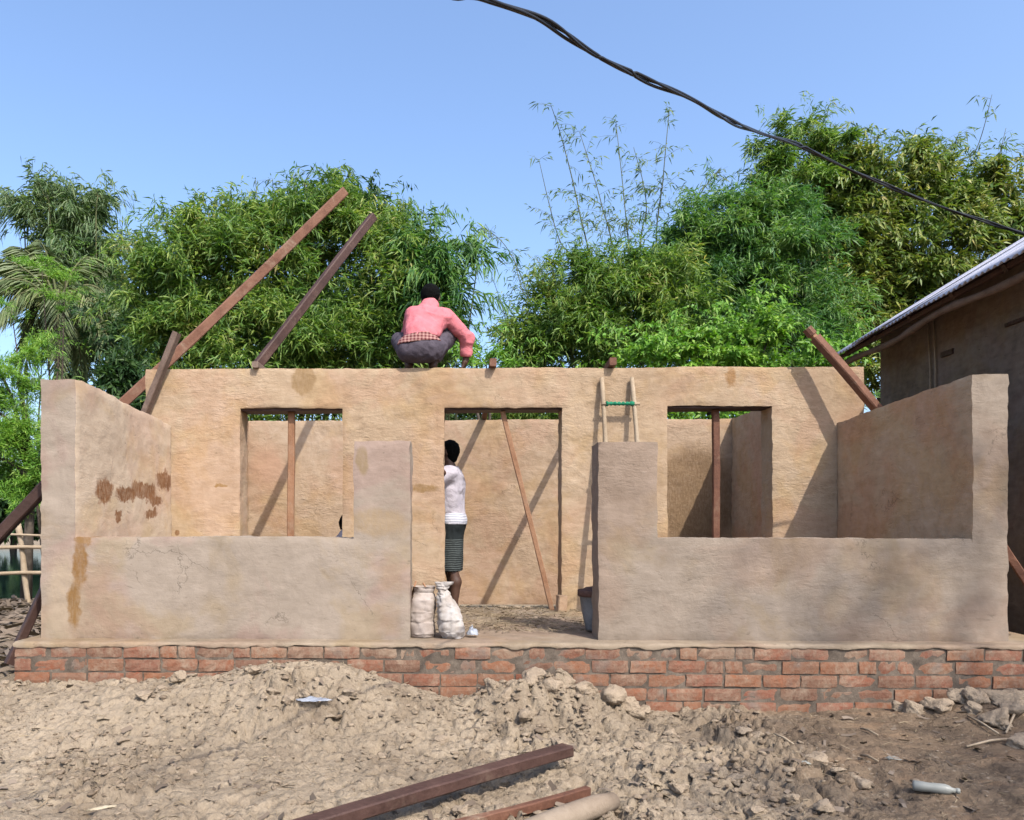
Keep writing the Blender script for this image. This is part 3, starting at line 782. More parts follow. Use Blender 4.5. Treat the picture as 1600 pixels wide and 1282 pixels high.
# braces against the outer walls
a = Vector((XL - 0.03, 5.85, 1.28)); c0 = P(62, 772, 5.8); c1 = P(2, 835, 5.75); a, b = ext(c0, c1, 1.0, 3.2); b.z = max(b.z, -0.4)
beam('wall_brace', a, b, 0.10, 0.085, M_wood_dk, 'dark sloping brace against the left outer wall, the upper one', 'brace', 'braces propping the outer walls', seed=11)
a, b = ext(P(62, 938, 6.1), P(32, 1000, 6.0), 0.9, 0.6)
beam('wall_brace', a, b, 0.075, 0.065, M_wood_dk, 'short steep brace at the foot of the left outer wall', 'brace', 'braces propping the outer walls', seed=12)
a, b = ext(P(1576, 866, 5.42), P(1600, 904, 5.38), 0.55, 1.1)
beam('wall_brace', a, b, 0.055, 0.05, M_wood, 'reddish brace between the right outer wall and the neighbouring house', 'brace', 'braces propping the outer walls', seed=13)

# ladder: bamboo rails, lashed rungs
lx0, lx1 = XA(940, YM), XA(987, YM); lt = ZA(960, 592, YM); LB = 0.43
lad = empty('bamboo_ladder', ((lx0 + lx1) / 2, YM - LB, 0))
tag(lad, 'bamboo ladder leaning on the tall wall behind the right stub pillar', 'ladder')
def lp(x, u): return Vector((x, YM - 0.035 - (LB - 0.035) * (1 - u), lt * u))
for x, dx in ((lx0, 0.0), (lx1, 0.035)):
    pts = [lp(x + dx * (1 - u) + 0.006 * math.sin(u * 9 + x), u) for u in np.linspace(0, 1, 14)]
    setp(link('rail', tube_mesh('rail', pts, [0.027 - 0.008 * u + (0.003 if i % 3 == 0 else 0) for i, u in enumerate(np.linspace(0, 1, 14))], 8), M_bamboo), lad)
for n, u in enumerate((0.10, 0.28, 0.46, 0.64, 0.885)):
    a = lp(lx0 - 0.02, u); b = lp(lx1 + 0.05, u); off = Vector((0, -0.02, 0))
    pts = [a.lerp(b, t) + off + Vector((0, 0, 0.004 * math.sin(t * 7 + n))) for t in np.linspace(0, 1, 6)]
    r = setp(link('rung', tube_mesh('rung', pts, 0.013, 7), M_bamboo), lad)
    if n == 4:
        a2 = lp(lx0 + 0.02, u) + off; b2 = lp(lx1 + 0.0, u) + off
        pts = [a2.lerp(b2, t) for t in np.linspace(0, 1, 22)]
        w = setp(link('cloth_wrap', tube_mesh('cloth_wrap', pts, [0.0165 + 0.0035 * math.sin(i * 2.1) + (0.006 if i in (0, 1, 19, 20) else 0) for i in range(22)], 8), M_green_cloth), r)
        tag(w, 'green cloth wound round the top rung')

# ------------------------------------------------------------------ sacks, bucket, brick and litter in the veranda
def m_fabric(name, col, col2, weave=260, rough=0.85, nscale=9):
    k = N(name); p = k.obj()
    n1 = k.noise(p, nscale, 4, 0.6)
    c = k.mix(k.mr(n1, 0.38, 0.65), col, col2)
    w = k.noise(p, weave, 2, 0.5)
    k.bsdf(c, rough, k.bump(k.math('MULTIPLY_ADD', w, 0.25, n1), 0.35, 0.012), 0.25); return k.m
M_sack = m_fabric('woven_sack', (0.42, 0.34, 0.285), (0.56, 0.48, 0.43))
M_sack2 = m_fabric('white_sack', (0.46, 0.40, 0.35), (0.64, 0.60, 0.57))
def sack_mesh(name, rings, seed, n=56, sub=9, fold=0.02, top_open=True):
    """rings: (cx, cy, z, rx, ry); interpolated, wrinkled"""
    R = np.array(rings, float); t = np.linspace(0, len(R) - 1, (len(R) - 1) * sub + 1)
    rows = []
    for v in t:
        i = min(int(v), len(R) - 2); f = v - i; f = f * f * (3 - 2 * f); rows.append(R[i] * (1 - f) + R[i + 1] * f)
    rows = np.array(rows); V = []
    for j, (cx, cy, z, rx, ry) in enumerate(rows):
        for k in range(n):
            a = 2 * math.pi * k / n; e = 2.6
            ca, sa = math.cos(a), math.sin(a)
            s = (abs(ca) ** e + abs(sa) ** e) ** (-1 / e)
            V.append((cx + rx * s * ca, cy + ry * s * sa, z))
    V = np.array(V); m = len(rows)
    cx = np.repeat(rows[:, 0], n); cy = np.repeat(rows[:, 1], n)
    nn = fbm(V * np.array([26, 26, 9]) + seed * 7, 3, 80 + seed); n2 = 0.9 * (1 - np.abs(fbm(V * np.array([12, 12, 26]) + V[:, 2:3] * 6 + seed, 3, 90 + seed))) ** 5
    rad = np.stack([V[:, 0] - cx, V[:, 1] - cy], 1); rad /= np.linalg.norm(rad, axis=1)[:, None] + 1e-6
    dd = fold * nn - fold * 1.1 * n2
    V[:, 0] += rad[:, 0] * dd; V[:, 1] += rad[:, 1] * dd
    F = []
    for j in range(m - 1):
        for k in range(n):
            k2 = (k + 1) % n; F.append((j * n + k, j * n + k2, (j + 1) * n + k2, (j + 1) * n + k))
    b = MB(); b.add(V, F)
    for base, z, fl in ((0, rows[0], 1), ((m - 1) * n, rows[-1], 0)):
        c = np.array([[z[0], z[1], z[2] + (0.005 if fl else -0.03)]])
        ring = V[base:base + n]
        f = [((k + 1) % n, k, n, n) if fl else (k, (k + 1) % n, n, n) for k in range(n)]
        b.add(np.vstack([ring, c]), f)
    return b.mesh(name, True)
YS = 5.36
def sx_(px): return XA(px, YS)
def sz_(py): return ZA(690, py, YS)
s1 = empty('sack', (sx_(660), YS, 0.005)); tag(s1, 'off-white woven sack with tool handles sticking out, next to the left pillar', 'sack')
w1 = (sx_(681) - sx_(640)) / 2; c1 = sx_(660.5)
setp(link('bag', sack_mesh('bag', [(c1, YS, 0.004, w1 * 0.86, 0.095), (c1, YS, 0.03, w1 * 1.02, 0.115), (c1 - .006, YS, 0.11, w1 * 0.95, 0.11), (c1 - 0.002, YS, 0.18, w1 * 0.99, 0.10), (c1 + 0.004, YS, 0.26, w1 * 0.93, 0.085), (c1 + 0.01, YS + 0.01, 0.31, w1 * 0.80, 0.06), (c1 + .008, YS + 0.01, 0.335, w1 * 0.90, 0.066), (c1 + .006, YS + 0.01, 0.352, w1 * 0.98, 0.07), (c1 + .006, YS + 0.01, 0.33, w1 * 0.80, 0.05)], 1, fold=0.009), M_sack), s1)
for q0, q1 in ((P(641, 940, YS + .03), P(650, 908, YS + .02)), (P(672, 930, YS + .03), P(661, 911, YS + 0.03))):
    q0 = q0 + (q0 - q1) * 0.8
    setp(link('tool_handle', tube_mesh('tool_handle', [q0.lerp(q1, t) for t in (0, .33, .66, 1)], [0.009, 0.009, 0.008, 0.006], 7), M_wood_or), s1)
s2 = empty('sack', (sx_(705), YS - 0.05, 0.005)); tag(s2, 'slumped white sack leaning against the other sack, its mouth twisted', 'sack')
yy = YS - 0.06
setp(link('bag', sack_mesh('bag', [(sx_(708), yy, 0.006, 0.075, 0.085), (sx_(706), yy, 0.05, 0.098, 0.11), (sx_(704), yy, 0.13, 0.092, 0.10), (sx_(699), yy + .01, 0.22, 0.076, 0.08), (sx_(694), yy + 0.02, 0.29, 0.058, 0.05), (sx_(691), yy + 0.02, 0.33, 0.044, 0.03), (sx_(692), yy + .02, 0.36, 0.060, 0.036), (sx_(694), yy + .02, 0.385, 0.074, 0.03), (sx_(693), yy + .02, 0.35, 0.05, 0.015)], 2, fold=0.015), M_sack2), s2)

def crumple(name, loc, sx, sy, sz, mat, label, cat, seed, sub=10):
    """crumpled sheet of film lying in a low heap"""
    n = sub + 1; g = np.linspace(-1, 1, n); A, B = np.meshgrid(g, g)
    A = A.ravel(); B = B.ravel(); p = np.stack([A * 2.2, B * 2.2, 0 * A + seed * 3.3], 1)
    hz = (1 - 0.8 * np.clip(A * A + B * B, 0, 1)) * (0.55 + 0.9 * np.abs(fbm(p * 1.6, 3, 100 + seed, 0.7)))
    e = 1 - 0.3 * np.abs(fbm(p * 0.9 + 4, 2, 110 + seed))
    V = np.stack([A * sx * e * np.sqrt(1 - B * B / 2.2), B * sy * e * np.sqrt(1 - A * A / 2.2), hz * sz + 0.002], 1)
    V[:, :2] += 0.12 * min(sx, sy) * np.stack([vnoise(p * 2.2, 3), vnoise(p * 2.2 + 7, 4)], 1)
    ii = (np.arange(sub)[:, None] * n + np.arange(sub)[None, :]).ravel()
    F = np.stack([ii, ii + 1, ii + n + 1, ii + n], 1)
    o = link(name, mesh_np(name, V, F), mat, loc=loc)
    so = o.modifiers.new('thick', 'SOLIDIFY'); so.thickness = 0.0012
    return tag(o, label, cat)
k = N('plastic_film'); bs = k.bsdf((0.62, 0.66, 0.74), 0.25, None, 0.5)
tr = k.n('ShaderNodeBsdfTransparent'); mx = k.n('ShaderNodeMixShader'); mx.inputs[0].default_value = 0.62
k.l(tr.outputs[0], mx.inputs[1]); k.l(bs.outputs[0], mx.inputs[2]); k.l(mx.outputs[0], k.out.inputs['Surface']); M_film = k.m
k = N('white_plastic'); k.bsdf((0.34, 0.345, 0.31), 0.45, None, 0.4); M_white = k.m
k = N('blue_plastic'); k.bsdf((0.30, 0.34, 0.58), 0.35, None, 0.5); M_blue = k.m
q = P(738, 998, 5.33)
crumple('plastic_scrap', (q.x, 5.33, 0.01), 0.05, 0.05, 0.075, M_film, 'crumpled bluish clear plastic beside the white sack', 'plastic scrap', 3)
# standing brick by the foot of the prop
q = P(876, 957, 6.93)
m = brick_mesh(0.12, 77); m.materials.clear()
bb = MB(); Vb, Fb = beam_arrays((0, 0, 0), (0, 0, 0.15), 0.088, 0.07, 0.2, 6, 0.001, 3)
bb.add(Vb, Fb)
o = link('loose_brick', bb.mesh('loose_brick'), m_simple('pale_brick', ((0.42, 0.27, 0.17), (0.55, 0.37, 0.24), (0.62, 0.45, 0.31)), 20), loc=(q.x, 6.9, 0.005))
o.rotation_euler = (0, 0.05, 0.1); tag(o, 'pale brick stood on end at the foot of the doorway prop', 'brick')
# bucket behind the right pillar
bk = empty('bucket', (XA(926, 5.62), 5.62, 0.0)); tag(bk, 'tapered grey-white bucket with a brown mouth, half hidden by the right pillar', 'bucket')
def lathe(prof, cx, cy, n=28):
    V = []; F = []
    for r, z in prof:
        for k in range(n):
            a = 2 * math.pi * k / n; V.append((cx + r * math.cos(a), cy + r * math.sin(a), z))
    for j in range(len(prof) - 1):
        for k in range(n):
            k2 = (k + 1) % n; F.append((j * n + k, j * n + k2, (j + 1) * n + k2, (j + 1) * n + k))
    return V, F
cx, cy = XA(934, 5.62), 5.62
bb = MB(); bb.add(*lathe([(0.001, 0.012), (0.085, 0.012), (0.09, 0.03), (0.115, 0.15), (0.132, 0.27), (0.138, 0.275), (0.138, 0.285), (0.128, 0.285), (0.122, 0.24), (0.001, 0.24)], cx, cy))
setp(link('pail', bb.mesh('pail', True), m_simple('dusty_plastic', ((0.20, 0.21, 0.22), (0.29, 0.30, 0.31), (0.36, 0.36, 0.36)), 9, 0.6)), bk)
bb = MB(); bb.add(*lathe([(0.141, 0.262), (0.146, 0.268), (0.146, 0.305), (0.138, 0.31), (0.13, 0.30), (0.09, 0.325), (0.03, 0.335), (0.001, 0.335)], cx, cy))
setp(link('rim', bb.mesh('rim', True), m_simple('brown_rim', ((0.09, 0.05, 0.045), (0.14, 0.075, 0.06), (0.2, 0.11, 0.08)), 12)), bk)

# straw chips and crumbs on the veranda floor
def strips(n, xr, yr, zfun, L=(0.02, 0.08), W=(0.002, 0.006), seed=0, tilt=0.3, dens=None):
    r = np.random.default_rng(seed)
    x = r.uniform(*xr, n); y = r.uniform(*yr, n)
    if dens is not None:
        kp = r.random(n) < dens(x, y); x, y = x[kp], y[kp]; n = len(x)
    z = zfun(x, y) + 0.003 + 0.006 * r.random(n)
    a = r.uniform(0, math.pi * 2, n); l = r.uniform(*L, n); w = r.uniform(*W, n)
    d = np.stack([np.cos(a), np.sin(a), r.normal(0, tilt, n)], 1); s = np.stack([-np.sin(a), np.cos(a), r.normal(0, 0.5, n)], 1)
    c = np.stack([x, y, z], 1); b = np.stack([0 * x, 0 * x, r.uniform(0, 0.15, n) * l], 1)
    p0 = c - d * l[:, None] / 2; p1 = c + b; p2 = c + d * l[:, None] / 2
    for q_ in (p0, p2): q_[:, 2] = np.maximum(q_[:, 2], z - 0.001)
    sw = s * w[:, None] / 2
    V = np.stack([p0 - sw, p0 + sw, p1 - sw, p1 + sw, p2 - sw, p2 + sw], 1).reshape(-1, 3)
    k_ = np.arange(n)[:, None] * 6
    F = np.vstack([k_ + np.array([[0, 2, 3, 1]]), k_ + np.array([[2, 4, 5, 3]])])
    return V, F
V, F = strips(2600, (-0.35, 1.1), (5.5, 7.3), lambda x, y: 0.012 + 0 * x, seed=5)
o = link('straw_litter', mesh_np('straw_litter', V, F), M_straw); tag(o, 'chopped straw scattered over the veranda floor in the doorway', 'straw', kind='stuff')

# ------------------------------------------------------------------ people
M_skin = m_simple('skin', ((0.085, 0.042, 0.028), (0.115, 0.058, 0.038), (0.14, 0.074, 0.05)), 6, 0.55, 0.1, 0.004, spec=0.35)
k = N('black_hair'); hp = k.obj(); k.bsdf((0.004, 0.004, 0.004), 0.9, k.bump(k.noise(hp, 140, 3, 0.6), 0.6, 0.01), 0.08); M_hair = k.m
def cloth(name, col, col2=None, bump=0.5):
    k = N(name); p = k.obj(); n1 = k.noise(p, 11, 4, 0.6, 0.5)
    c2 = col2 or tuple(c * 0.72 for c in col)
    k.bsdf(k.mix(k.mr(n1, 0.35, 0.7), col, c2), 0.88, k.bump(n1, bump, 0.03), 0.15); return k.m
M_pink = cloth('pink_shirt', (0.80, 0.26, 0.29), (0.70, 0.20, 0.23))
M_trouser = cloth('grey_purple_trousers', (0.125, 0.105, 0.13), (0.075, 0.062, 0.08))
M_white_sh = cloth('pale_shirt', (0.66, 0.61, 0.66), (0.52, 0.48, 0.54))
def m_check():
    k = N('checked_waistcloth'); p = k.obj(); s_ = k.n('ShaderNodeSeparateXYZ'); k.l(p, s_.inputs[0])
    a = k.math('GREATER_THAN', k.math('SINE', k.math('MULTIPLY', s_.outputs[0], 190)), 0.0)
    b = k.math('GREATER_THAN', k.math('SINE', k.math('MULTIPLY', s_.outputs[2], 210)), 0.1)
    c = k.mix(k.math('MULTIPLY', k.math('ADD', a, b), 0.5), (0.16, 0.04, 0.045), (0.52, 0.30, 0.26))
    k.bsdf(c, 0.9, None, 0.1); return k.m
M_check = m_check()
def m_stripe(name, c0, c1, freq, zlo, zhi, duty=0.3):
    k = N(name); p = k.pos(); s_ = k.n('ShaderNodeSeparateXYZ'); k.l(p, s_.inputs[0])
    w = k.math('GREATER_THAN', k.math('SINE', k.math('MULTIPLY', k.math('ADD', s_.outputs[2], k.math('MULTIPLY', k.noise(p, 8, 2), 0.02)), freq)), duty)
    m1 = k.math('MULTIPLY', k.math('GREATER_THAN', s_.outputs[2], zlo), k.math('LESS_THAN', s_.outputs[2], zhi))
    k.bsdf(k.mix(k.math('MULTIPLY', w, m1), c0, c1), 0.9, k.bump(k.noise(p, 14, 3), 0.5, 0.02), 0.1); return k.m
M_lungi = m_stripe('dark_striped_cloth', (0.028, 0.034, 0.036), (0.13, 0.15, 0.145), 300, 0.30, 0.66, 0.45)
M_hem = m_stripe('white_striped_hem', (0.72, 0.72, 0.78), (0.42, 0.43, 0.50), 260, 0.0, 2.0, 0.2)

def head_prims(c, face, up=(0, 0, 1), s=1.0):
    """skull, jaw, nose, ears, lips around centre c, looking along face"""
    c = Vector(c); f = Vector(face).normalized(); u = Vector(up); rgt = f.cross(u).normalized(); u = rgt.cross(f).normalized()
    def q(r, a, b): return tuple(c + rgt * r * s + f * a * s + u * b * s)
    pr = [('c', q(0, -0.02, 0.035), q(0, 0.03, 0.03), 0.082 * s, 0.076 * s), ('c', q(0, 0.02, -0.01), q(0, 0.045, -0.07), 0.066 * s, 0.042 * s),
          ('c', q(0, 0.085, 0.01), q(0, 0.108, -0.022), 0.010 * s, 0.014 * s), ('c', q(-0.02, 0.08, -0.055), q(0.02, 0.08, -0.055), 0.010 * s, 0.010 * s),
          ('c', q(-0.03, 0.082, 0.03), q(0.03, 0.082, 0.03), 0.010 * s, 0.010 * s)]
    ears = [('c', q(e * 0.078, -0.002, 0.018), q(e * 0.082, 0.0, -0.02), 0.014 * s, 0.010 * s) for e in (-1, 1)]
    return pr + ears
def hair_fn(c, face, s=1.0):
    c = np.array(c); f = np.array(Vector(face).normalized())
    def fn(p):
        d = sd_cone(p, c + f * -0.02 * s + [0, 0, 0.035 * s], c + f * 0.028 * s + np.array([0, 0, 0.036 * s]), 0.094 * s, 0.086 * s)
        d = smin(d, sd_cone(p, c + f * -0.05 * s + [0, 0, 0.0], c + f * -0.045 * s + [0, 0, -0.06 * s], 0.055 * s, 0.042 * s), 0.03)
        m = np.abs(d) < 0.03; d[m] += 0.006 * fbm(p[m] * 45, 2, 7)
        q = p - c; ff = q @ f
        cut = np.minimum(ff - 0.052 * s, 10); cut2 = (-q[:, 2] - 0.01 * s) * 1.0
        # free the face: forward of the ears and below the brow
        return np.maximum(d, np.minimum(ff - 0.012 * s + 0 * q[:, 2], (0.062 * s - q[:, 2])) * 1.0)
    return fn
def hand_prims(wrist, dirv, palm_n, s=1.0, curl=0.5, side=1):
    """palm and five fingers from the wrist along dirv; palm_n points out of the palm"""
    w = Vector(wrist); d = Vector(dirv).normalized(); n = Vector(palm_n); n = (n - d * n.dot(d)).normalized(); t = d.cross(n) * side
    pr = [('c', tuple(w), tuple(w + d * 0.03 * s), 0.026 * s, 0.028 * s),
          ('c', tuple(w + d * 0.035 * s - t * 0.018 * s), tuple(w + d * 0.085 * s - t * 0.026 * s), 0.017 * s, 0.013 * s),
          ('c', tuple(w + d * 0.035 * s + t * 0.018 * s), tuple(w + d * 0.085 * s + t * 0.026 * s), 0.017 * s, 0.013 * s),
          ('c', tuple(w + d * 0.035 * s), tuple(w + d * 0.09 * s), 0.018 * s, 0.014 * s)]
    fing = []
    for i, (o, L) in enumerate(((-0.031, 0.060), (-0.0105, 0.074), (0.0105, 0.080), (0.031, 0.070))):
        b = w + d * 0.09 * s + t * o * s; a1 = d * math.cos(curl * 0.6) + n * math.sin(curl * 0.6); a2 = d * math.cos(curl * 1.8) + n * math.sin(curl * 1.8)
        m_ = b + a1 * L * 0.5 * s; e = m_ + a2 * L * 0.5 * s
        fing += [('c', tuple(b), tuple(m_), 0.0095 * s, 0.0088 * s), ('c', tuple(m_), tuple(e), 0.0088 * s, 0.0072 * s)]
    b = w + d * 0.03 * s + t * 0.03 * s; m_ = b + (d * 0.6 + t * 0.6 + n * 0.35).normalized() * 0.038 * s; e = m_ + (d * 0.85 + n * 0.4).normalized() * 0.03 * s
    fing += [('c', tuple(b), tuple(m_), 0.012 * s, 0.0105 * s), ('c', tuple(m_), tuple(e), 0.0105 * s, 0.008 * s)]
    return pr, fing
def build_part(name, fn, lo, hi, h, mat, parent, local=True):
    V, F = surfnet(fn, lo, hi, h)
    return link(name, mesh_np(name, V, F, True), mat, parent)
def feet_prims(ank, dirv, s=1.0):
    a = Vector(ank); d = Vector(dirv).normalized(); sd2 = Vector((d.y, -d.x, 0))
    pr = [('c', tuple(a), tuple(a - d * 0.03 * s + Vector((0, 0, -0.035 * s))), 0.034 * s, 0.034 * s),
          ('c', tuple(a + Vector((0, 0, -0.02 * s))), tuple(a + d * 0.13 * s + Vector((0, 0, -0.05 * s))), 0.036 * s, 0.024 * s),
          ('c', tuple(a + d * 0.10 * s - sd2 * 0.02 * s + Vector((0, 0, -0.05 * s))), tuple(a + d * 0.165 * s - sd2 * 0.022 * s + Vector((0, 0, -0.056 * s))), 0.02 * s, 0.014 * s),
          ('c', tuple(a + d * 0.10 * s + sd2 * 0.02 * s + Vector((0, 0, -0.05 * s))), tuple(a + d * 0.155 * s + sd2 * 0.03 * s + Vector((0, 0, -0.057 * s))), 0.02 * s, 0.013 * s)]
    return pr
def fold(d, p, a, f, seed):
    """cloth folds, only worked out near the surface"""
    m = np.abs(d) < 0.04; d = d.copy(); d[m] += a * np.abs(fbm(p[m] * f, 3, seed)) - a * 0.35; return d

def squat_person(name, loc, label, shirt_mat, trouser_mat, scale=1.0, h=0.009, checked=True):
    root = empty(name, loc); tag(root, label, 'person'); root.scale = (scale,) * 3
    AL, AR = (-0.135, 0.0, 0.075), (0.085, 0.01, 0.075)
    HL, HR = (-0.135, -0.10, 0.16), (0.075, -0.10, 0.16)
    KL, KR = (-0.235, 0.25, 0.335), (0.225, 0.20, 0.365)
    pel = (-0.03, -0.11, 0.19); wst = (-0.02, -0.08, 0.30); che = (0.015, 0.03, 0.47); nkb = (0.05, 0.10, 0.615)
    SL, SR = (-0.105, 0.10, 0.53), (0.205, 0.07, 0.515)
    EL, ER = (-0.155, 0.33, 0.40), (0.405, 0.16, 0.335)
    WL, WR = (-0.03, 0.40, 0.33), (0.395, 0.20, 0.145)
    hd = (0.06, 0.165, 0.715)
    legs = [('c', HL, KL, 0.092, 0.066), ('c', HR, KR, 0.092, 0.066), ('c', KL, AL, 0.064, 0.038), ('c', KR, AR, 0.064, 0.038)]
    pelv = [('c', (-0.115, -0.125, 0.165), (0.055, -0.125, 0.165), 0.108, 0.108), ('c', pel, wst, 0.125, 0.118)]
    tors = [('c', (-0.065, -0.08, 0.30), (-0.055, 0.02, 0.45), 0.092, 0.096), ('c', (0.03, -0.08, 0.30), (0.085, 0.02, 0.45), 0.092, 0.096), ('c', (-0.075, 0.055, 0.505), (0.14, 0.05, 0.495), 0.080, 0.080), ('c', che, nkb, 0.10, 0.055)]
    armR = [('c', SR, ER, 0.058, 0.044), ('c', ER, WR, 0.042, 0.027)]; armL = [('c', SL, EL, 0.058, 0.044), ('c', EL, WL, 0.042, 0.027)]
    neck = [('c', nkb, (0.06, 0.145, 0.675), 0.052, 0.050)]
    pR, fR = hand_prims(WR, (-0.35, 0.1, -1), (-1, 0.3, 0), 0.95, 0.5); pL, fL = hand_prims(WL, (1, 0.2, -0.3), (0, 0, -1), 0.95, 0.6, -1)
    face = Vector((0.12, 1, -0.25))
    core = legs + pelv + tors + armR + armL + neck + head_prims(hd, face) + pR + pL + feet_prims(AL, (-0.25, 1, 0)) + feet_prims(AR, (0.2, 1, 0))
    def fbody(p):
        d = sd_union(p, core, 0.022); return np.minimum(d, sd_union(p, fR + fL, 0.004))
    lo, hi = (-0.36, -0.28, -0.01), (0.50, 0.52, 0.84)
    build_part('body', fbody, lo, hi, 0.0085, M_skin, root)
    sh = tors + [pelv[1], ('c', SR, ER, 0.054, 0.042), ('c', ER, tuple(np.array(ER) * 0.30 + np.array(WR) * 0.70), 0.042, 0.036), ('c', SL, EL, 0.060, 0.052), ('c', EL, WL, 0.052, 0.040), ('c', (0.04, 0.08, 0.58), (0.055, 0.115, 0.622), 0.060, 0.056)]
    def fshirt(p):
        d = fold(sd_union(p, sh, 0.035) - 0.020, p, 0.022, 9, 5)
        hem = (0.268 + 0.10 * (p[:, 1] + 0.1)) - p[:, 2]
        wr = np.linalg.norm(p - np.array(WR), axis=1)
        return np.maximum(d, np.where(p[:, 0] > 0.30, 0.045 - wr, np.where(p[:, 1] > 0.2, -1, hem + 0.02 * np.sin(p[:, 0] * 14))))
    build_part('shirt', fshirt, lo, hi, h, shirt_mat, root)
    def ftr(p):
        d = fold(sd_union(p, legs + pelv, 0.03) - 0.013, p, 0.018, 11, 9)
        return np.maximum(np.maximum(d, p[:, 2] - np.where((np.abs(p[:, 0] + 0.02) < 0.17) & (p[:, 1] < 0.05), 0.275, 0.41)), np.where(p[:, 1] > -0.12, 0.085 - p[:, 2] + 0.3 * np.maximum(0, -p[:, 1] - 0.05), -1))
    build_part('trousers', ftr, lo, hi, h, trouser_mat, root)
    if checked:
        def fwc(p):
            d = fold(sd_union(p, pelv, 0.03) - 0.024, p, 0.008, 16, 12)
            zc = 0.262 + 0.10 * p[:, 0]
            return np.maximum(np.maximum(d, np.abs(p[:, 2] - zc) - 0.045), p[:, 1] - 0.02)
        build_part('waistcloth', fwc, lo, hi, h, M_check, root)
    build_part('hair', hair_fn(hd, face), (-0.1, 0.0, 0.55), (0.22, 0.34, 0.86), 0.007, M_hair, root)
    return root
q = P(662, 574, 7.12)
squat_person('person', (q.x, 7.13, Ztop + 0.006), 'person in a pink shirt and dark trousers squatting on top of the wall', M_pink, M_trouser)
q = P(541, 810, 7.62)
squat_person('person', (q.x - 0.055, 7.60, 0.012), 'person crouching behind the tall wall, only dark hair showing in the left window corner', M_white_sh, M_trouser, 1.06, 0.012, False)

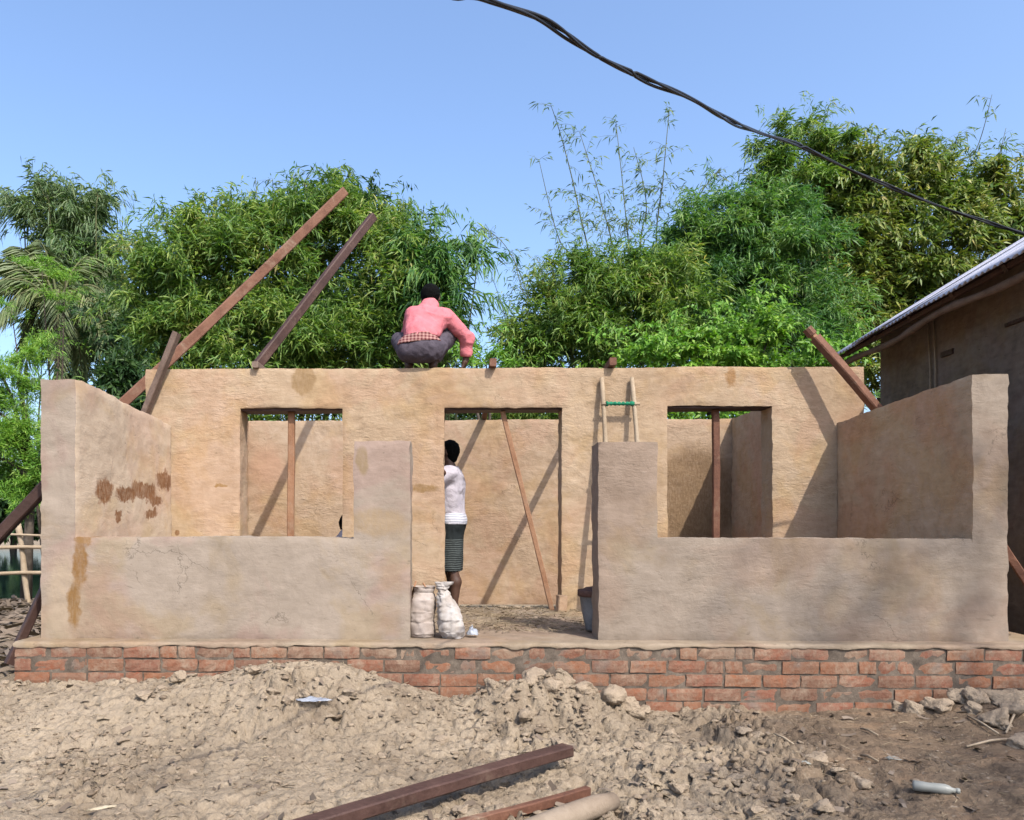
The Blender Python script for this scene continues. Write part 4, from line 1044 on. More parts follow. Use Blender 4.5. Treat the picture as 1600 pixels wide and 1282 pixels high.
def stand_person(loc):
    root = empty('person', loc); tag(root, 'person in a pale shirt and striped dark wrap standing in the doorway, plastering the jamb', 'person')
    # faces -x, slightly towards the camera's far side
    hipc = (0.0, 0, 0.86); f = Vector((-1, 0.15, 0)).normalized(); r = Vector((-f.y, f.x, 0))     # r: his left/right axis
    def q(a, b, z): return tuple(f * a + r * b + Vector((0, 0, z)))
    legs = []
    for s_, adv in ((-1, 0.02), (1, -0.03)):
        legs += [('c', q(0.0, 0.085 * s_, 0.84), q(0.02 + adv, 0.085 * s_, 0.46), 0.088, 0.058), ('c', q(0.02 + adv, 0.085 * s_, 0.46), q(-0.025 + adv, 0.085 * s_, 0.30), 0.055, 0.056), ('c', q(-0.025 + adv, 0.085 * s_, 0.30), q(-0.01 + adv, 0.085 * s_, 0.08), 0.056, 0.036)]
    pelv = [('c', q(-0.02, -0.07, 0.87), q(-0.02, 0.07, 0.87), 0.105, 0.105), ('c', q(-0.015, 0, 0.9), q(0.0, 0, 1.03), 0.115, 0.105)]
    tors = [('c', q(0.0, -0.055, 1.0), q(-0.01, -0.07, 1.24), 0.092, 0.100), ('c', q(0.0, 0.055, 1.0), q(-0.01, 0.07, 1.24), 0.092, 0.100), ('c', q(-0.015, -0.12, 1.325), q(-0.015, 0.12, 1.325), 0.068, 0.068), ('c', q(-0.01, 0, 1.3), q(0.0, 0, 1.39), 0.085, 0.052)]
    neck = [('c', q(0.0, 0, 1.38), q(0.02, 0, 1.45), 0.052, 0.052)]
    hand_target = Vector((-0.115, -0.44, 1.37))       # fingers reach round the jamb onto the wall face
    SN, SF = q(0.0, 0.17, 1.325), q(0.0, -0.17, 1.325)
    near = SN if Vector(SN).y < Vector(SF).y else SF; far = SF if near is SN else SN
    EN = (-0.20, -0.22, 1.14); WN = (-0.075, -0.345, 1.33)
    EF = (-0.23, 0.12, 1.12); WF = (-0.36, -0.02, 1.25)
    arms = [('c', near, EN, 0.052, 0.042), ('c', EN, WN, 0.040, 0.026), ('c', far, EF, 0.052, 0.042), ('c', EF, WF, 0.040, 0.026)]
    p1, f1 = hand_prims(WN, (-0.45, -0.75, 0.3), (-0.8, 0.6, 0), 0.95, 0.75); p2, f2 = hand_prims(WF, (-1, -0.3, 0.4), (0, -1, 0), 0.95, 0.4)
    hd = q(0.03, 0, 1.545); face = (f + Vector((0, 0.1, -0.1)))
    core = legs + pelv + tors + neck + arms + head_prims(hd, face) + p1 + p2
    for s_, adv in ((-1, 0.02), (1, -0.03)): core += feet_prims(q(-0.01 + adv, 0.085 * s_, 0.08), f)
    def fb(p): return np.minimum(sd_union(p, core, 0.022), sd_union(p, f1 + f2, 0.004))
    lo, hi = (-0.55, -0.58, -0.01), (0.26, 0.36, 1.72)
    build_part('body', fb, lo, hi, 0.0105, M_skin, root)
    def sleeve(sh, el): return ('c', sh, tuple(np.array(sh) * 0.35 + np.array(el) * 0.72), 0.066, 0.070)
    def fs(p):
        d = fold(sd_union(p, tors + [pelv[1], sleeve(near, EN), sleeve(far, EF)], 0.035) - 0.017, p, 0.022, 8, 15)
        return np.maximum(np.maximum(d, 0.94 - p[:, 2]), p[:, 2] - 1.415)
    build_part('shirt', fs, lo, hi, 0.0105, M_white_sh, root)
    def fh(p):
        d = fold(sd_union(p, pelv, 0.03) - 0.02, p, 0.008, 14, 16)
        return np.maximum(d, np.abs(p[:, 2] - 0.905) - 0.055)
    build_part('shirt_tail', fh, lo, hi, 0.0105, M_hem, root)
    wrap = [('c', q(0.0, -0.055, 0.85), q(0.005, -0.065, 0.42), 0.112, 0.10), ('c', q(0.0, 0.055, 0.85), q(0.0, 0.065, 0.42), 0.112, 0.10), pelv[0]]
    def fw(p):
        d = fold(sd_union(p, wrap, 0.05) - 0.006, p * np.array([1.6, 1.6, 0.5]), 0.016, 9, 17)
        return np.maximum(np.maximum(d, 0.40 - p[:, 2]), p[:, 2] - 0.885)
    build_part('wrap', fw, lo, hi, 0.0105, M_lungi, root)
    build_part('hair', hair_fn(hd, face), (-0.2, -0.2, 1.38), (0.2, 0.2, 1.72), 0.007, M_hair, root)
    return root
q = P(705, 700, 7.47)
stand_person((q.x, 7.47, -0.06))

# ------------------------------------------------------------------ neighbouring house with a tin roof
def m_tin():
    k = N('corrugated_tin'); p = k.pos(); n1 = k.noise(p, 3, 4, 0.6); n2 = k.noise(p, 30, 3, 0.6)
    c = k.ramp(n1, [(0.3, (0.58, 0.58, 0.68)), (0.55, (0.72, 0.72, 0.82)), (0.75, (0.55, 0.52, 0.56))])
    b = k.bsdf(k.mix(k.mr(n2, 0.6, 0.75, 0, 0.4), c, (0.22, 0.15, 0.12)), 0.5, k.bump(n2, 0.2, 0.004), 0.5); b.inputs['Metallic'].default_value = 0.0
    return k.m
M_tin = m_tin()
ZE = 2.72
def eave_pt(px, py):
    t = (ZE - EYE) * F_PX / (HY - py); r = (px - HX) / F_PX
    return Vector((t * (r * CY - SY), t * (r * SY + CY), ZE))
E0 = eave_pt(1303, 557); E1 = eave_pt(1600, 391)
ey = (E1 - E0).normalized(); ex = Vector((-ey.y, ey.x, 0))
if ex.x < 0: ex = -ex
Lh = (E1 - E0).length + 0.42; SL_ = 0.63
nb = empty('neighbour_house', (E0.x + ex.x * 0.6, E0.y, -0.45))
tag(nb, 'dim mud-walled house with a corrugated tin roof at the right edge', 'house')
def hp(a, b, z): v = E0 + ey * a + ex * b; return Vector((v.x, v.y, z))      # a along the eave towards the camera, b inwards
# solid wall (vent slots added further down as dark bars), gable at the far end
OV = 0.50; wt = ZE + OV * SL_ - 0.06
mbw = MB()
def hbox(b, a0, a1, b0, b1, z0, z1, zs=0.0):
    V = []
    for a in (a0, a1):
        for bb_ in (b0, b1):
            for z in (z0, z1 + zs * (bb_ - b0)): V.append(tuple(hp(a, bb_, z)))
    b.add(V, [(0, 1, 3, 2), (4, 6, 7, 5), (0, 4, 5, 1), (2, 3, 7, 6), (0, 2, 6, 4), (1, 5, 7, 3)])
hbox(mbw, 0.0, Lh - 0.05, OV, OV + 0.28, -0.6, wt)
setp(link('wall', mbw.mesh('wall'), M_house), nb)
mg = MB(); hbox(mg, -0.01, 0.26, OV + 0.285, OV + 2.6, -0.6, wt + 0.16, SL_); hbox(mg, Lh - 0.3, Lh - 0.04, OV + 0.285, OV + 2.6, -0.6, wt + 0.16, SL_)
setp(link('gable_wall', mg.mesh('gable_wall'), M_house), nb)
roofp = empty('roof', (E0.x, E0.y, ZE)); roofp.parent = nb; roofp.matrix_parent_inverse = Matrix.Translation(-Vector(nb.location))
def sheet(a0, a1, run, lift, seed):
    na = int((a1 - a0) / 0.0127); A = np.linspace(a0, a1, na + 1); Bn = np.linspace(0, run, 9); V = []
    for i, a in enumerate(A):
        zz = 0.011 * math.sin(a / 0.076 * 2 * math.pi)
        for j, b in enumerate(Bn):
            e = 0.018 * math.sin(seed * 3 + a * 2.0) if j == 0 else 0
            q = hp(a, b + e, ZE + lift + SL_ * b + zz + 0.01 * math.sin(b * 2 + seed)); V.append(tuple(q))
    n = len(Bn); F = [(i * n + j, i * n + j + 1, (i + 1) * n + j + 1, (i + 1) * n + j) for i in range(na) for j in range(n - 1)]
    m = mesh_np('roof_sheet', V, F, True); o = link('roof_sheet', m, M_tin)
    o.parent = roofp; o.matrix_parent_inverse = Matrix.Translation(-Vector(roofp.location))
    so = o.modifiers.new('thick', 'SOLIDIFY'); so.thickness = 0.004; so.offset = -1
a = -0.18; sdx = 0
while a < Lh:
    sheet(a, min(a + 0.74, Lh + 0.05), 3.0, 0.004 * (sdx % 2), sdx); a += 0.68; sdx += 1
# fascia board under the sheets, eave pole, rafters poking out
def hpart(name, p0, p1, w, h, mat, seed, wob=0.01):
    bb = MB(); bb.add(*beam_arrays(p0, p1, w, h, 0, 14, wob, seed)); return setp(link(name, bb.mesh(name), mat), nb)
hpart('eave_board', hp(-0.12, 0.12, ZE + 0.01), hp(Lh, 0.12, ZE + 0.01), 0.04, 0.04, M_wood_dk, 1, 0.004)
pts = [hp(t * Lh, 0.16 + 0.02 * math.sin(t * 9), ZE - 0.075 + 0.018 * math.sin(t * 13 + 1)) for t in np.linspace(-0.02, 1, 16)]
setp(link('eave_pole', tube_mesh('eave_pole', pts, [0.034 + 0.006 * math.sin(i * 2.3) for i in range(16)], 8), M_wood_gr), nb)
for i, t in enumerate(np.linspace(0.1, Lh - 0.1, 6)):
    hpart('rafter', hp(t, 0.1, ZE + 0.1 * SL_ - 0.06), hp(t, 2.9, ZE + 2.9 * SL_ - 0.06), 0.05, 0.06, M_wood_dk, 20 + i, 0.004)
for j, (px_, py0, py1) in enumerate(((1454, 500, 600), (1462, 508, 600))):
    r = (px_ - HX) / F_PX
    best = min(np.linspace(0, Lh, 200), key=lambda a_: abs(((lambda v: (v.x * CY + v.y * SY) / (-v.x * SY + v.y * CY))(hp(a_, OV - 0.02, 0))) - r))
    setp(link('cane', tube_mesh('cane', [hp(best - 0.05 + 0.02 * j, OV - 0.02, ZE + 0.1), hp(best, OV - 0.02, ZE - 0.4), hp(best + 0.02, OV - 0.03, 1.4)], 0.008, 6), M_bamboo), nb)
def hrec(px_, py_, w, h):
    r = (px_ - HX) / F_PX
    best = min(np.linspace(0, Lh, 200), key=lambda a_: abs(((lambda v: (v.x * CY + v.y * SY) / (-v.x * SY + v.y * CY))(hp(a_, OV, 0))) - r))
    v = hp(best, OV, 0); t = -v.x * SY + v.y * CY; z = EYE + t * (HY - py_) / F_PX
    hpart('vent_shade_bar', hp(best - w / 2, OV - 0.004, z), hp(best + w / 2, OV - 0.004, z), 0.03, h, M_wood_dk, 31, 0.002)  # dark bar added on the solid wall for the shade of a vent slot
hrec(1482, 552, 0.20, 0.05); hrec(1592, 502, 0.30, 0.03)

# ------------------------------------------------------------------ overhead cable: two twisted strands
k = N('cable_rubber'); k.bsdf((0.012, 0.012, 0.014), 0.45, None, 0.4); M_cable = k.m
cab = [(640, -45), (755, -2), (850, 33), (925, 83), (1000, 121), (1080, 155), (1140, 189), (1190, 209), (1250, 228), (1320, 262), (1400, 296), (1480, 327), (1560, 353), (1625, 372)]
cl = [P(x, y, d_) for (x, y), d_ in zip(cab, (1.9, 2.1, 2.3, 2.5, 2.7, 3.0, 3.4, 3.95, 4.5, 4.8, 5.0, 5.2, 5.4, 5.5))]
e0 = cl[0] - cl[1]; cl = [cl[0] + e0 * 9 + Vector((0, 0, 1.2)), cl[0] + e0 * 3.5 + Vector((0, 0, 0.25))] + cl
def catmull(pts, n):
    out = []
    for i in range(len(pts) - 1):
        p0 = pts[max(i - 1, 0)]; p1 = pts[i]; p2 = pts[i + 1]; p3 = pts[min(i + 2, len(pts) - 1)]
        for t in np.linspace(0, 1, n, endpoint=False):
            out.append(0.5 * ((2 * p1) + (p2 - p0) * t + (2 * p0 - 5 * p1 + 4 * p2 - p3) * t * t + (3 * p1 - p0 - 3 * p2 + p3) * t ** 3))
    return out + [pts[-1]]
cc = catmull(cl, 10)
cbl = empty('power_cable', cc[-1]); tag(cbl, 'black twisted overhead cable sagging across the sky to the tin roof', 'cable')
for s_ in (0, 1, 2):
    pts = []
    for i, p in enumerate(cc):
        t = (cc[min(i + 1, len(cc) - 1)] - cc[max(i - 1, 0)]).normalized(); u = t.orthogonal().normalized(); v = t.cross(u)
        a = i * 0.21 + s_ * 2.1; rr = 0.0055 + 0.003 * math.sin(i * 0.33)
        pts.append(p + (u * math.cos(a) + v * math.sin(a)) * rr)
    setp(link('strand', tube_mesh('strand', pts, 0.0052, 7), M_cable), cbl)

# ------------------------------------------------------------------ clods, rubble and rubbish in the yard
def clod_mesh(seed, flat=0.7, sub=3):
    import bmesh
    bm = bmesh.new(); bmesh.ops.create_icosphere(bm, subdivisions=sub, radius=1.0)
    V = np.array([v.co[:] for v in bm.verts]); F = np.array([[v.index for v in f.verts] for f in bm.faces]); bm.free()
    r = np.random.default_rng(seed)
    for _ in range(16):                                   # broken facets
        n = r.normal(size=3); n /= np.linalg.norm(n); d = r.uniform(0.42, 0.9); q = V @ n
        V = V - np.maximum(0, q - d)[:, None] * n * 0.92
    n = V / np.linalg.norm(V, axis=1)[:, None]
    V = V + n * (0.34 * fbm(V * 1.7 + seed * 5, 3, 200 + seed, 0.6) + 0.16 * np.abs(fbm(V * 4.5 + seed, 3, 230 + seed, 0.6)) + 0.07 * fbm(V * 11 + seed, 3, 260 + seed, 0.7))[:, None]
    V[:, 2] *= flat
    return V, F
cm = [clod_mesh(i, 0.62 + 0.05 * (i % 4), 4) for i in range(8)]; cm2 = [clod_mesh(i + 30, 0.7, 2) for i in range(10)]; cm1 = [clod_mesh(i + 50, 0.7, 1) for i in range(10)]
cmesh = []
for V, F in cm:
    m = mesh_np('clod', V, F, True); m.materials.append(M_clod); cmesh.append(m)
# larger lumps one can pick out
groups = [
    ('clod from the left along the plinth left of the sacks', [(200, 1075, 16), (225, 1079, 18), (250, 1072, 14), (282, 1063, 20), (300, 1078, 17), (312, 1070, 13), (395, 1060, 17), (425, 1056, 15), (450, 1052, 17), (476, 1047, 24), (500, 1053, 16), (535, 1057, 12), (580, 1041, 14), (545, 1052, 18)], 'clods along the left plinth'),
    ('clod from the left in the heap under the doorway', [(770, 1062, 22), (798, 1052, 20), (830, 1046, 28), (870, 1052, 34), (905, 1066, 30), (945, 1074, 32), (968, 1092, 24), (880, 1078, 24), (820, 1075, 22), (790, 1085, 18), (1000, 1085, 15), (930, 1098, 22), (985, 1104, 20)], 'clods heaped below the doorway'),
    ('lump from the left in the rubble at the right plinth end', [(1415, 1086, 16), (1440, 1075, 20), (1462, 1072, 14), (1490, 1078, 22), (1508, 1068, 22), (1548, 1072, 34), (1560, 1100, 26), (1585, 1090, 24), (1422, 1105, 18), (1470, 1100, 20), (1400, 1098, 12), (1520, 1096, 16), (1598, 1112, 20)], 'rubble at the right end of the plinth'),
    ('clod from the left among those loose in the churned mud', [(1030, 1140, 22), (1048, 1136, 16), (1180, 1140, 24), (1160, 1146, 16), (1340, 1212, 28), (1312, 1206, 14), (1270, 1178, 24), (1100, 1200, 24), (1060, 1225, 26), (1150, 1210, 20), (1000, 1160, 16), (1120, 1170, 18), (720, 1262, 18), (700, 1258, 20), (760, 1268, 16), (690, 1156, 18), (600, 1150, 12), (640, 1120, 10), (1240, 1240, 20), (1180, 1262, 24), (1110, 1262, 26), (1290, 1262, 20), (1020, 1262, 18), (870, 1125, 14)], 'loose clods in the yard'),
    ('clod from the left on the dry earth at far left', [(90, 1118, 16), (120, 1112, 14), (195, 1122, 12), (435, 1124, 10), (430, 1134, 9), (12, 1040, 14), (8, 1066, 16), (300, 1200, 12)], 'clods at the left'),
]
rc = random.Random(4)
ORD = 'first second third fourth fifth sixth seventh eighth ninth tenth eleventh twelfth thirteenth fourteenth fifteenth sixteenth seventeenth eighteenth nineteenth twentieth twenty-first twenty-second twenty-third twenty-fourth'.split()
for lab, lst, gname in groups:
    for n_, (px_, py_, rp) in enumerate(sorted(lst)):
        z0 = -0.42
        for _ in range(6):
            q = PZ(px_, py_, z0); q.y = min(q.y, 4.98); z0 = g1(q.x, q.y) + 0.03
        q = P(px_, py_, min(q.y, 4.97)) if q.y >= 4.97 else q
        r = rp / F_PX * q.y * (1.05 if 'rubble' in lab else 0.84 if 'heap' in lab else 0.74)
        zz = g1(q.x, q.y)
        o = bpy.data.objects.new('mud_clod', rc.choice(cmesh)); COL.objects.link(o)
        o.location = (q.x, q.y - (r if q.y > 4.9 else 0), min(zz + r * 0.3, max(zz + r * 0.12, q.z - r * 0.3)) if q.y > 4.9 else zz + r * 0.2); o.scale = (r * rc.uniform(0.95, 1.35), r * rc.uniform(0.8, 1.15), r * rc.uniform(0.8, 1.1))
        o.rotation_euler = (rc.uniform(-0.4, 0.4), rc.uniform(-0.4, 0.4), rc.uniform(0, 6.3))
        tag(o, ORD[n_] + ' ' + lab, 'clod', gname)
# crumbs nobody could count
r = np.random.default_rng(3); n = 60000
x = r.uniform(-3.4, 4.0, n); y = r.uniform(2.95, 4.98, n)
w = np.clip(roughness(x, y), 0, 1) * 0.8 + 0.16 * (x < 1.6) + 0.03 + 0.1 * np.exp(-((y - 4.85) / 0.12) ** 2)
cl_ = 0.4 + 1.2 * sstep(-0.1, 0.5, fbm(np.stack([x, y, 0 * x], 1) * 3.0, 3, 77))
kp = r.random(n) < w * cl_ * 0.40
x, y = x[kp], y[kp]; n = len(x); zz = gh(x, y)
Vs = []; Fs = []; off = 0
size = 0.004 + 0.028 * r.random(n) ** 4 * (0.35 + np.clip(roughness(x, y), 0, 1) * 0.75)
for i in range(n):
    V, F = (cm2 if size[i] > 0.0095 else cm1)[i % 10]; a = r.uniform(0, 6.28); c_, s_ = math.cos(a), math.sin(a)
    sc = size[i] * np.array([r.uniform(0.9, 1.5), r.uniform(0.8, 1.2), r.uniform(0.6, 1.0)])
    W = V * sc; W = np.stack([W[:, 0] * c_ - W[:, 1] * s_, W[:, 0] * s_ + W[:, 1] * c_, W[:, 2]], 1)
    Vs.append(W + [x[i], y[i], zz[i] + size[i] * 0.18]); Fs.append(F + off); off += len(V)
o = link('mud_crumbs', mesh_np('mud_crumbs', np.vstack(Vs), np.vstack(Fs), True), M_clod); tag(o, 'small mud crumbs strewn over the yard', 'crumbs', kind='stuff')
V, F = strips(2600, (-3.3, 4.0), (3.0, 4.95), lambda x, y: gh(x, y), L=(0.015, 0.07), W=(0.0015, 0.004), seed=9, tilt=0.25)
o = link('straw_bits', mesh_np('straw_bits', V, F), M_straw); tag(o, 'bits of straw and twig lying about the yard', 'straw', kind='stuff')
V, F = strips(420, (-3.3, 4.0), (3.0, 4.95), lambda x, y: gh(x, y), L=(0.03, 0.075), W=(0.010, 0.022), seed=19, tilt=0.3)
o = link('dry_leaves', mesh_np('dry_leaves', V, F), M_litter); tag(o, 'dry brown leaves scattered over the yard', 'leaves', kind='stuff')
# timbers and a pole in the foreground
def on_ground(px_, py_, lift=0.0):
    z0 = -0.42
    for _ in range(6): q = PZ(px_, py_, z0 + lift); z0 = float(gh0(np.array([q.x]), np.array([q.y]))[0]) + 0.02
    return PZ(px_, py_, z0 + lift)
a = on_ground(888, 1172, 0.09); b = on_ground(505, 1284, 0.06); a, b = ext(a, b, 0, 0.35)
beam('yard_timber', a, b, 0.080, 0.052, M_wood_dk, 'dark squared timber lying across the mud in the foreground', 'timber', seed=41, wob=0.008)
a = on_ground(918, 1236, 0.05); b = on_ground(738, 1284, 0.04); a, b = ext(a, b, 0, 0.6)
beam('yard_batten', a, b, 0.035, 0.04, M_wood, 'thin reddish batten between the dark timber and the pale pole', 'timber', seed=42)
a = on_ground(958, 1252, 0.05); b = on_ground(850, 1290, 0.05); a, b = ext(a, b, 0, 1.2)
tag(link('yard_pole', tube_mesh('yard_pole', [a.lerp(b, t) + Vector((0, 0, 0.004 * math.sin(t * 8))) for t in np.linspace(0, 1, 10)], [0.036, 0.045] + [0.046 + 0.001 * math.sin(i) for i in range(8)], 14), m_wood('pale_pole', (0.27, 0.20, 0.14), (0.36, 0.28, 0.205), (0.44, 0.36, 0.27))), 'thick pale round pole at the bottom edge of the yard', 'pole')
q = on_ground(490, 1143, 0.0); crumple('plastic_bag', (q.x, q.y, g1(q.x, q.y) + 0.012), 0.11, 0.05, 0.02, M_film, 'flattened clear plastic bag on the dry earth', 'plastic bag', 5)
q = on_ground(1256, 1196, 0.0); crumple('paper_scrap', (q.x, q.y, g1(q.x, q.y) + 0.012), 0.034, 0.025, 0.018, M_white, 'small white scrap among the clods', 'scrap', 6)
q = on_ground(1395, 1180, 0.0); crumple('paper_scrap', (q.x, q.y, g1(q.x, q.y) + 0.01), 0.04, 0.028, 0.016, M_white, 'white scrap on the bare trodden earth', 'scrap', 7)
q = on_ground(160, 1258, 0.0)
crumple('husk', (q.x, q.y, g1(q.x, q.y) + 0.012), 0.065, 0.016, 0.012, m_simple('husk', ((0.42, 0.34, 0.22), (0.55, 0.46, 0.32), (0.62, 0.54, 0.40)), 14), 'pale dry husk on the ground at bottom left', 'husk', 8).rotation_euler = (0, 0, 0.5)
q = on_ground(1460, 1224, 0.0); gz_ = g1(q.x, q.y) + 0.024
bt = empty('plastic_bottle', (q.x, q.y, gz_)); tag(bt, 'dented whitish plastic bottle lying on the trodden earth', 'bottle')
d = Vector((0.9, -0.42, 0)).normalized(); c = Vector((q.x, q.y, gz_))
prof = [(-0.085, 0.004), (-0.083, 0.020), (-0.075, 0.024), (-0.04, 0.023), (-0.02, 0.021), (0.0, 0.023), (0.04, 0.024), (0.055, 0.020), (0.068, 0.012), (0.080, 0.0105)]
setp(link('bottle', tube_mesh('bottle', [c + d * a_ for a_, _ in prof], [b_ for _, b_ in prof], 14), M_white), bt)
setp(link('cap', tube_mesh('cap', [c + d * 0.079, c + d * 0.082, c + d * 0.094, c + d * 0.096], [0.010, 0.013, 0.013, 0.010], 12), M_white), bt)
for i, (x0, y0, x1, y1) in enumerate(((1512, 1103, 1560, 1132), (1510, 1150, 1590, 1142), (1572, 1130, 1600, 1112), (1345, 1128, 1372, 1138), (1345, 1168, 1372, 1182), (1210, 1152, 1240, 1162))):
    a = on_ground(x0, y0, 0.02); b = on_ground(x1, y1, 0.02)
    a.z = g1(a.x, a.y) + 0.012; b.z = g1(b.x, b.y) + 0.014
    o = link('stick', tube_mesh('stick', [a, a.lerp(b, .5) + Vector((0, 0.01, 0.008)), b], [0.006, 0.007, 0.005], 6), M_bamboo)
    tag(o, ['longest pale stick leaning on the rubble pile at right', 'stick lying level below the rubble pile', 'stick at the right edge by the rubble', 'short stick on the bare earth below the plinth', 'short stick left of the white scrap on bare earth', 'thin twig at the edge of the churned mud'][i], 'stick')
# dark clod of damp mud in the doorway, crumbs there
for i, (px_, rp) in enumerate(((787, 10), (805, 8), (825, 6))):
    o = bpy.data.objects.new('damp_clod', cmesh[i]); COL.objects.link(o); q = P(px_, 945, 7.2)
    o.location = (q.x, 7.2, 0.015); o.scale = (rp / 130, 0.05, rp / 260)
    tag(o, ['largest damp clod on the doorway threshold', 'middle damp clod on the doorway threshold', 'smallest damp clod on the doorway threshold, nearest the prop'][i], 'clod', 'damp clods on the threshold')

# ------------------------------------------------------------------ fence and litter at the left
fen = empty('bamboo_fence', (P(42, 930, 12).x, 12, -0.5)); tag(fen, 'pale bamboo fence by the pond at the left edge', 'fence')
for px0, py0, px1, py1 in ((26, 810, 48, 945), (-70, 812, -66, 945), (-160, 815, -158, 945)):
    a = P(px0, py0, 12); b = P(px1, py1, 12); b.z = -0.6
    setp(link('post', tube_mesh('post', [a.lerp(b, t) + Vector((0.015 * math.sin(t * 6), 0, 0)) for t in np.linspace(0, 1, 8)], [0.045 + 0.006 * math.sin(i * 2) for i in range(8)], 8), M_bamboo), fen)
for py0, py1 in ((855, 858), (899, 896), (838, 835)):
    a = P(-240, py0, 11.94); b = P(190, py1, 11.94)
    setp(link('rail', tube_mesh('rail', [a.lerp(b, t) + Vector((0, 0, 0.02 * math.sin(t * 11 + py0))) for t in np.linspace(0, 1, 12)], [0.03 if py0 != 838 else 0.018] * 12, 7), M_bamboo), fen)
V, F = strips(3500, (-9, -3.05), (6.3, 12.6), lambda x, y: gh(x, y) + 0.07 * np.abs(fbm(np.stack([x, y, 0 * x], 1) * 2, 3, 5)), L=(0.10, 0.5), W=(0.012, 0.05), seed=12, tilt=0.22)
o = link('bamboo_litter', mesh_np('bamboo_litter', V, F), M_litter); tag(o, 'dry bamboo sheaths and sticks littering the ground left of the house', 'litter', kind='stuff')

# ------------------------------------------------------------------ trees
def leaves(base, dirs, L, Wd, seed, droop=0.25, fold_=0.25):
    """lance-shaped leaves: base points, unit directions, lengths, widths"""
    r = np.random.default_rng(seed); n = len(base)
    up = r.normal(size=(n, 3)) * 0.5 + np.array([0.2, -0.6, 0.75]); s = np.cross(dirs, up); s /= np.linalg.norm(s, axis=1)[:, None] + 1e-9
    dn = np.array([0, 0, -1.0])
    mid = base + dirs * (L * 0.42)[:, None] + dn * (L * droop * 0.15)[:, None]
    tip = base + dirs * L[:, None] + dn * (L * droop)[:, None]
    nn = np.cross(s, dirs)
    a = mid + s * (Wd / 2)[:, None] + nn * (Wd * fold_ * 0.5)[:, None]; b = mid - s * (Wd / 2)[:, None] + nn * (Wd * fold_ * 0.5)[:, None]
    V = np.stack([base, a, tip, b], 1).reshape(-1, 3)
    k_ = np.arange(n)[:, None] * 4
    F = np.vstack([k_ + np.array([[0, 1, 2]]), k_ + np.array([[0, 2, 3]])])
    return V, F
def spray_leaves(pos, out, rnd, nl, L, Wd, fan=0.9, down=0.35):
    """fans of leaves at the end of twigs: pos, out arrays (m,3)"""
    m = len(pos)
    B = np.repeat(pos, nl, 0); O = np.repeat(out, nl, 0)
    d = O + rnd.normal(size=B.shape) * fan * 0.55 + np.array([0, 0, -down]); d /= np.linalg.norm(d, axis=1)[:, None]
    B = B + O * (rnd.uniform(-0.9, 0.3, len(B)) * L)[:, None] + rnd.normal(size=B.shape) * L * 0.16
    ll = L * rnd.uniform(0.4, 1.35, len(B)); ww = Wd * rnd.uniform(0.6, 1.3, len(B))
    return B, d, ll, ww
def px_lobe(l, Y):
    px_, py_, rx, ry = l[:4]; dy = l[4] if len(l) > 4 else 0
    c = P(px_, py_, Y + dy); t = (Y + dy) / F_PX
    return np.array(c), np.array([rx * t, 0.75 * (rx + ry) / 2 * t + 0.25, ry * t])
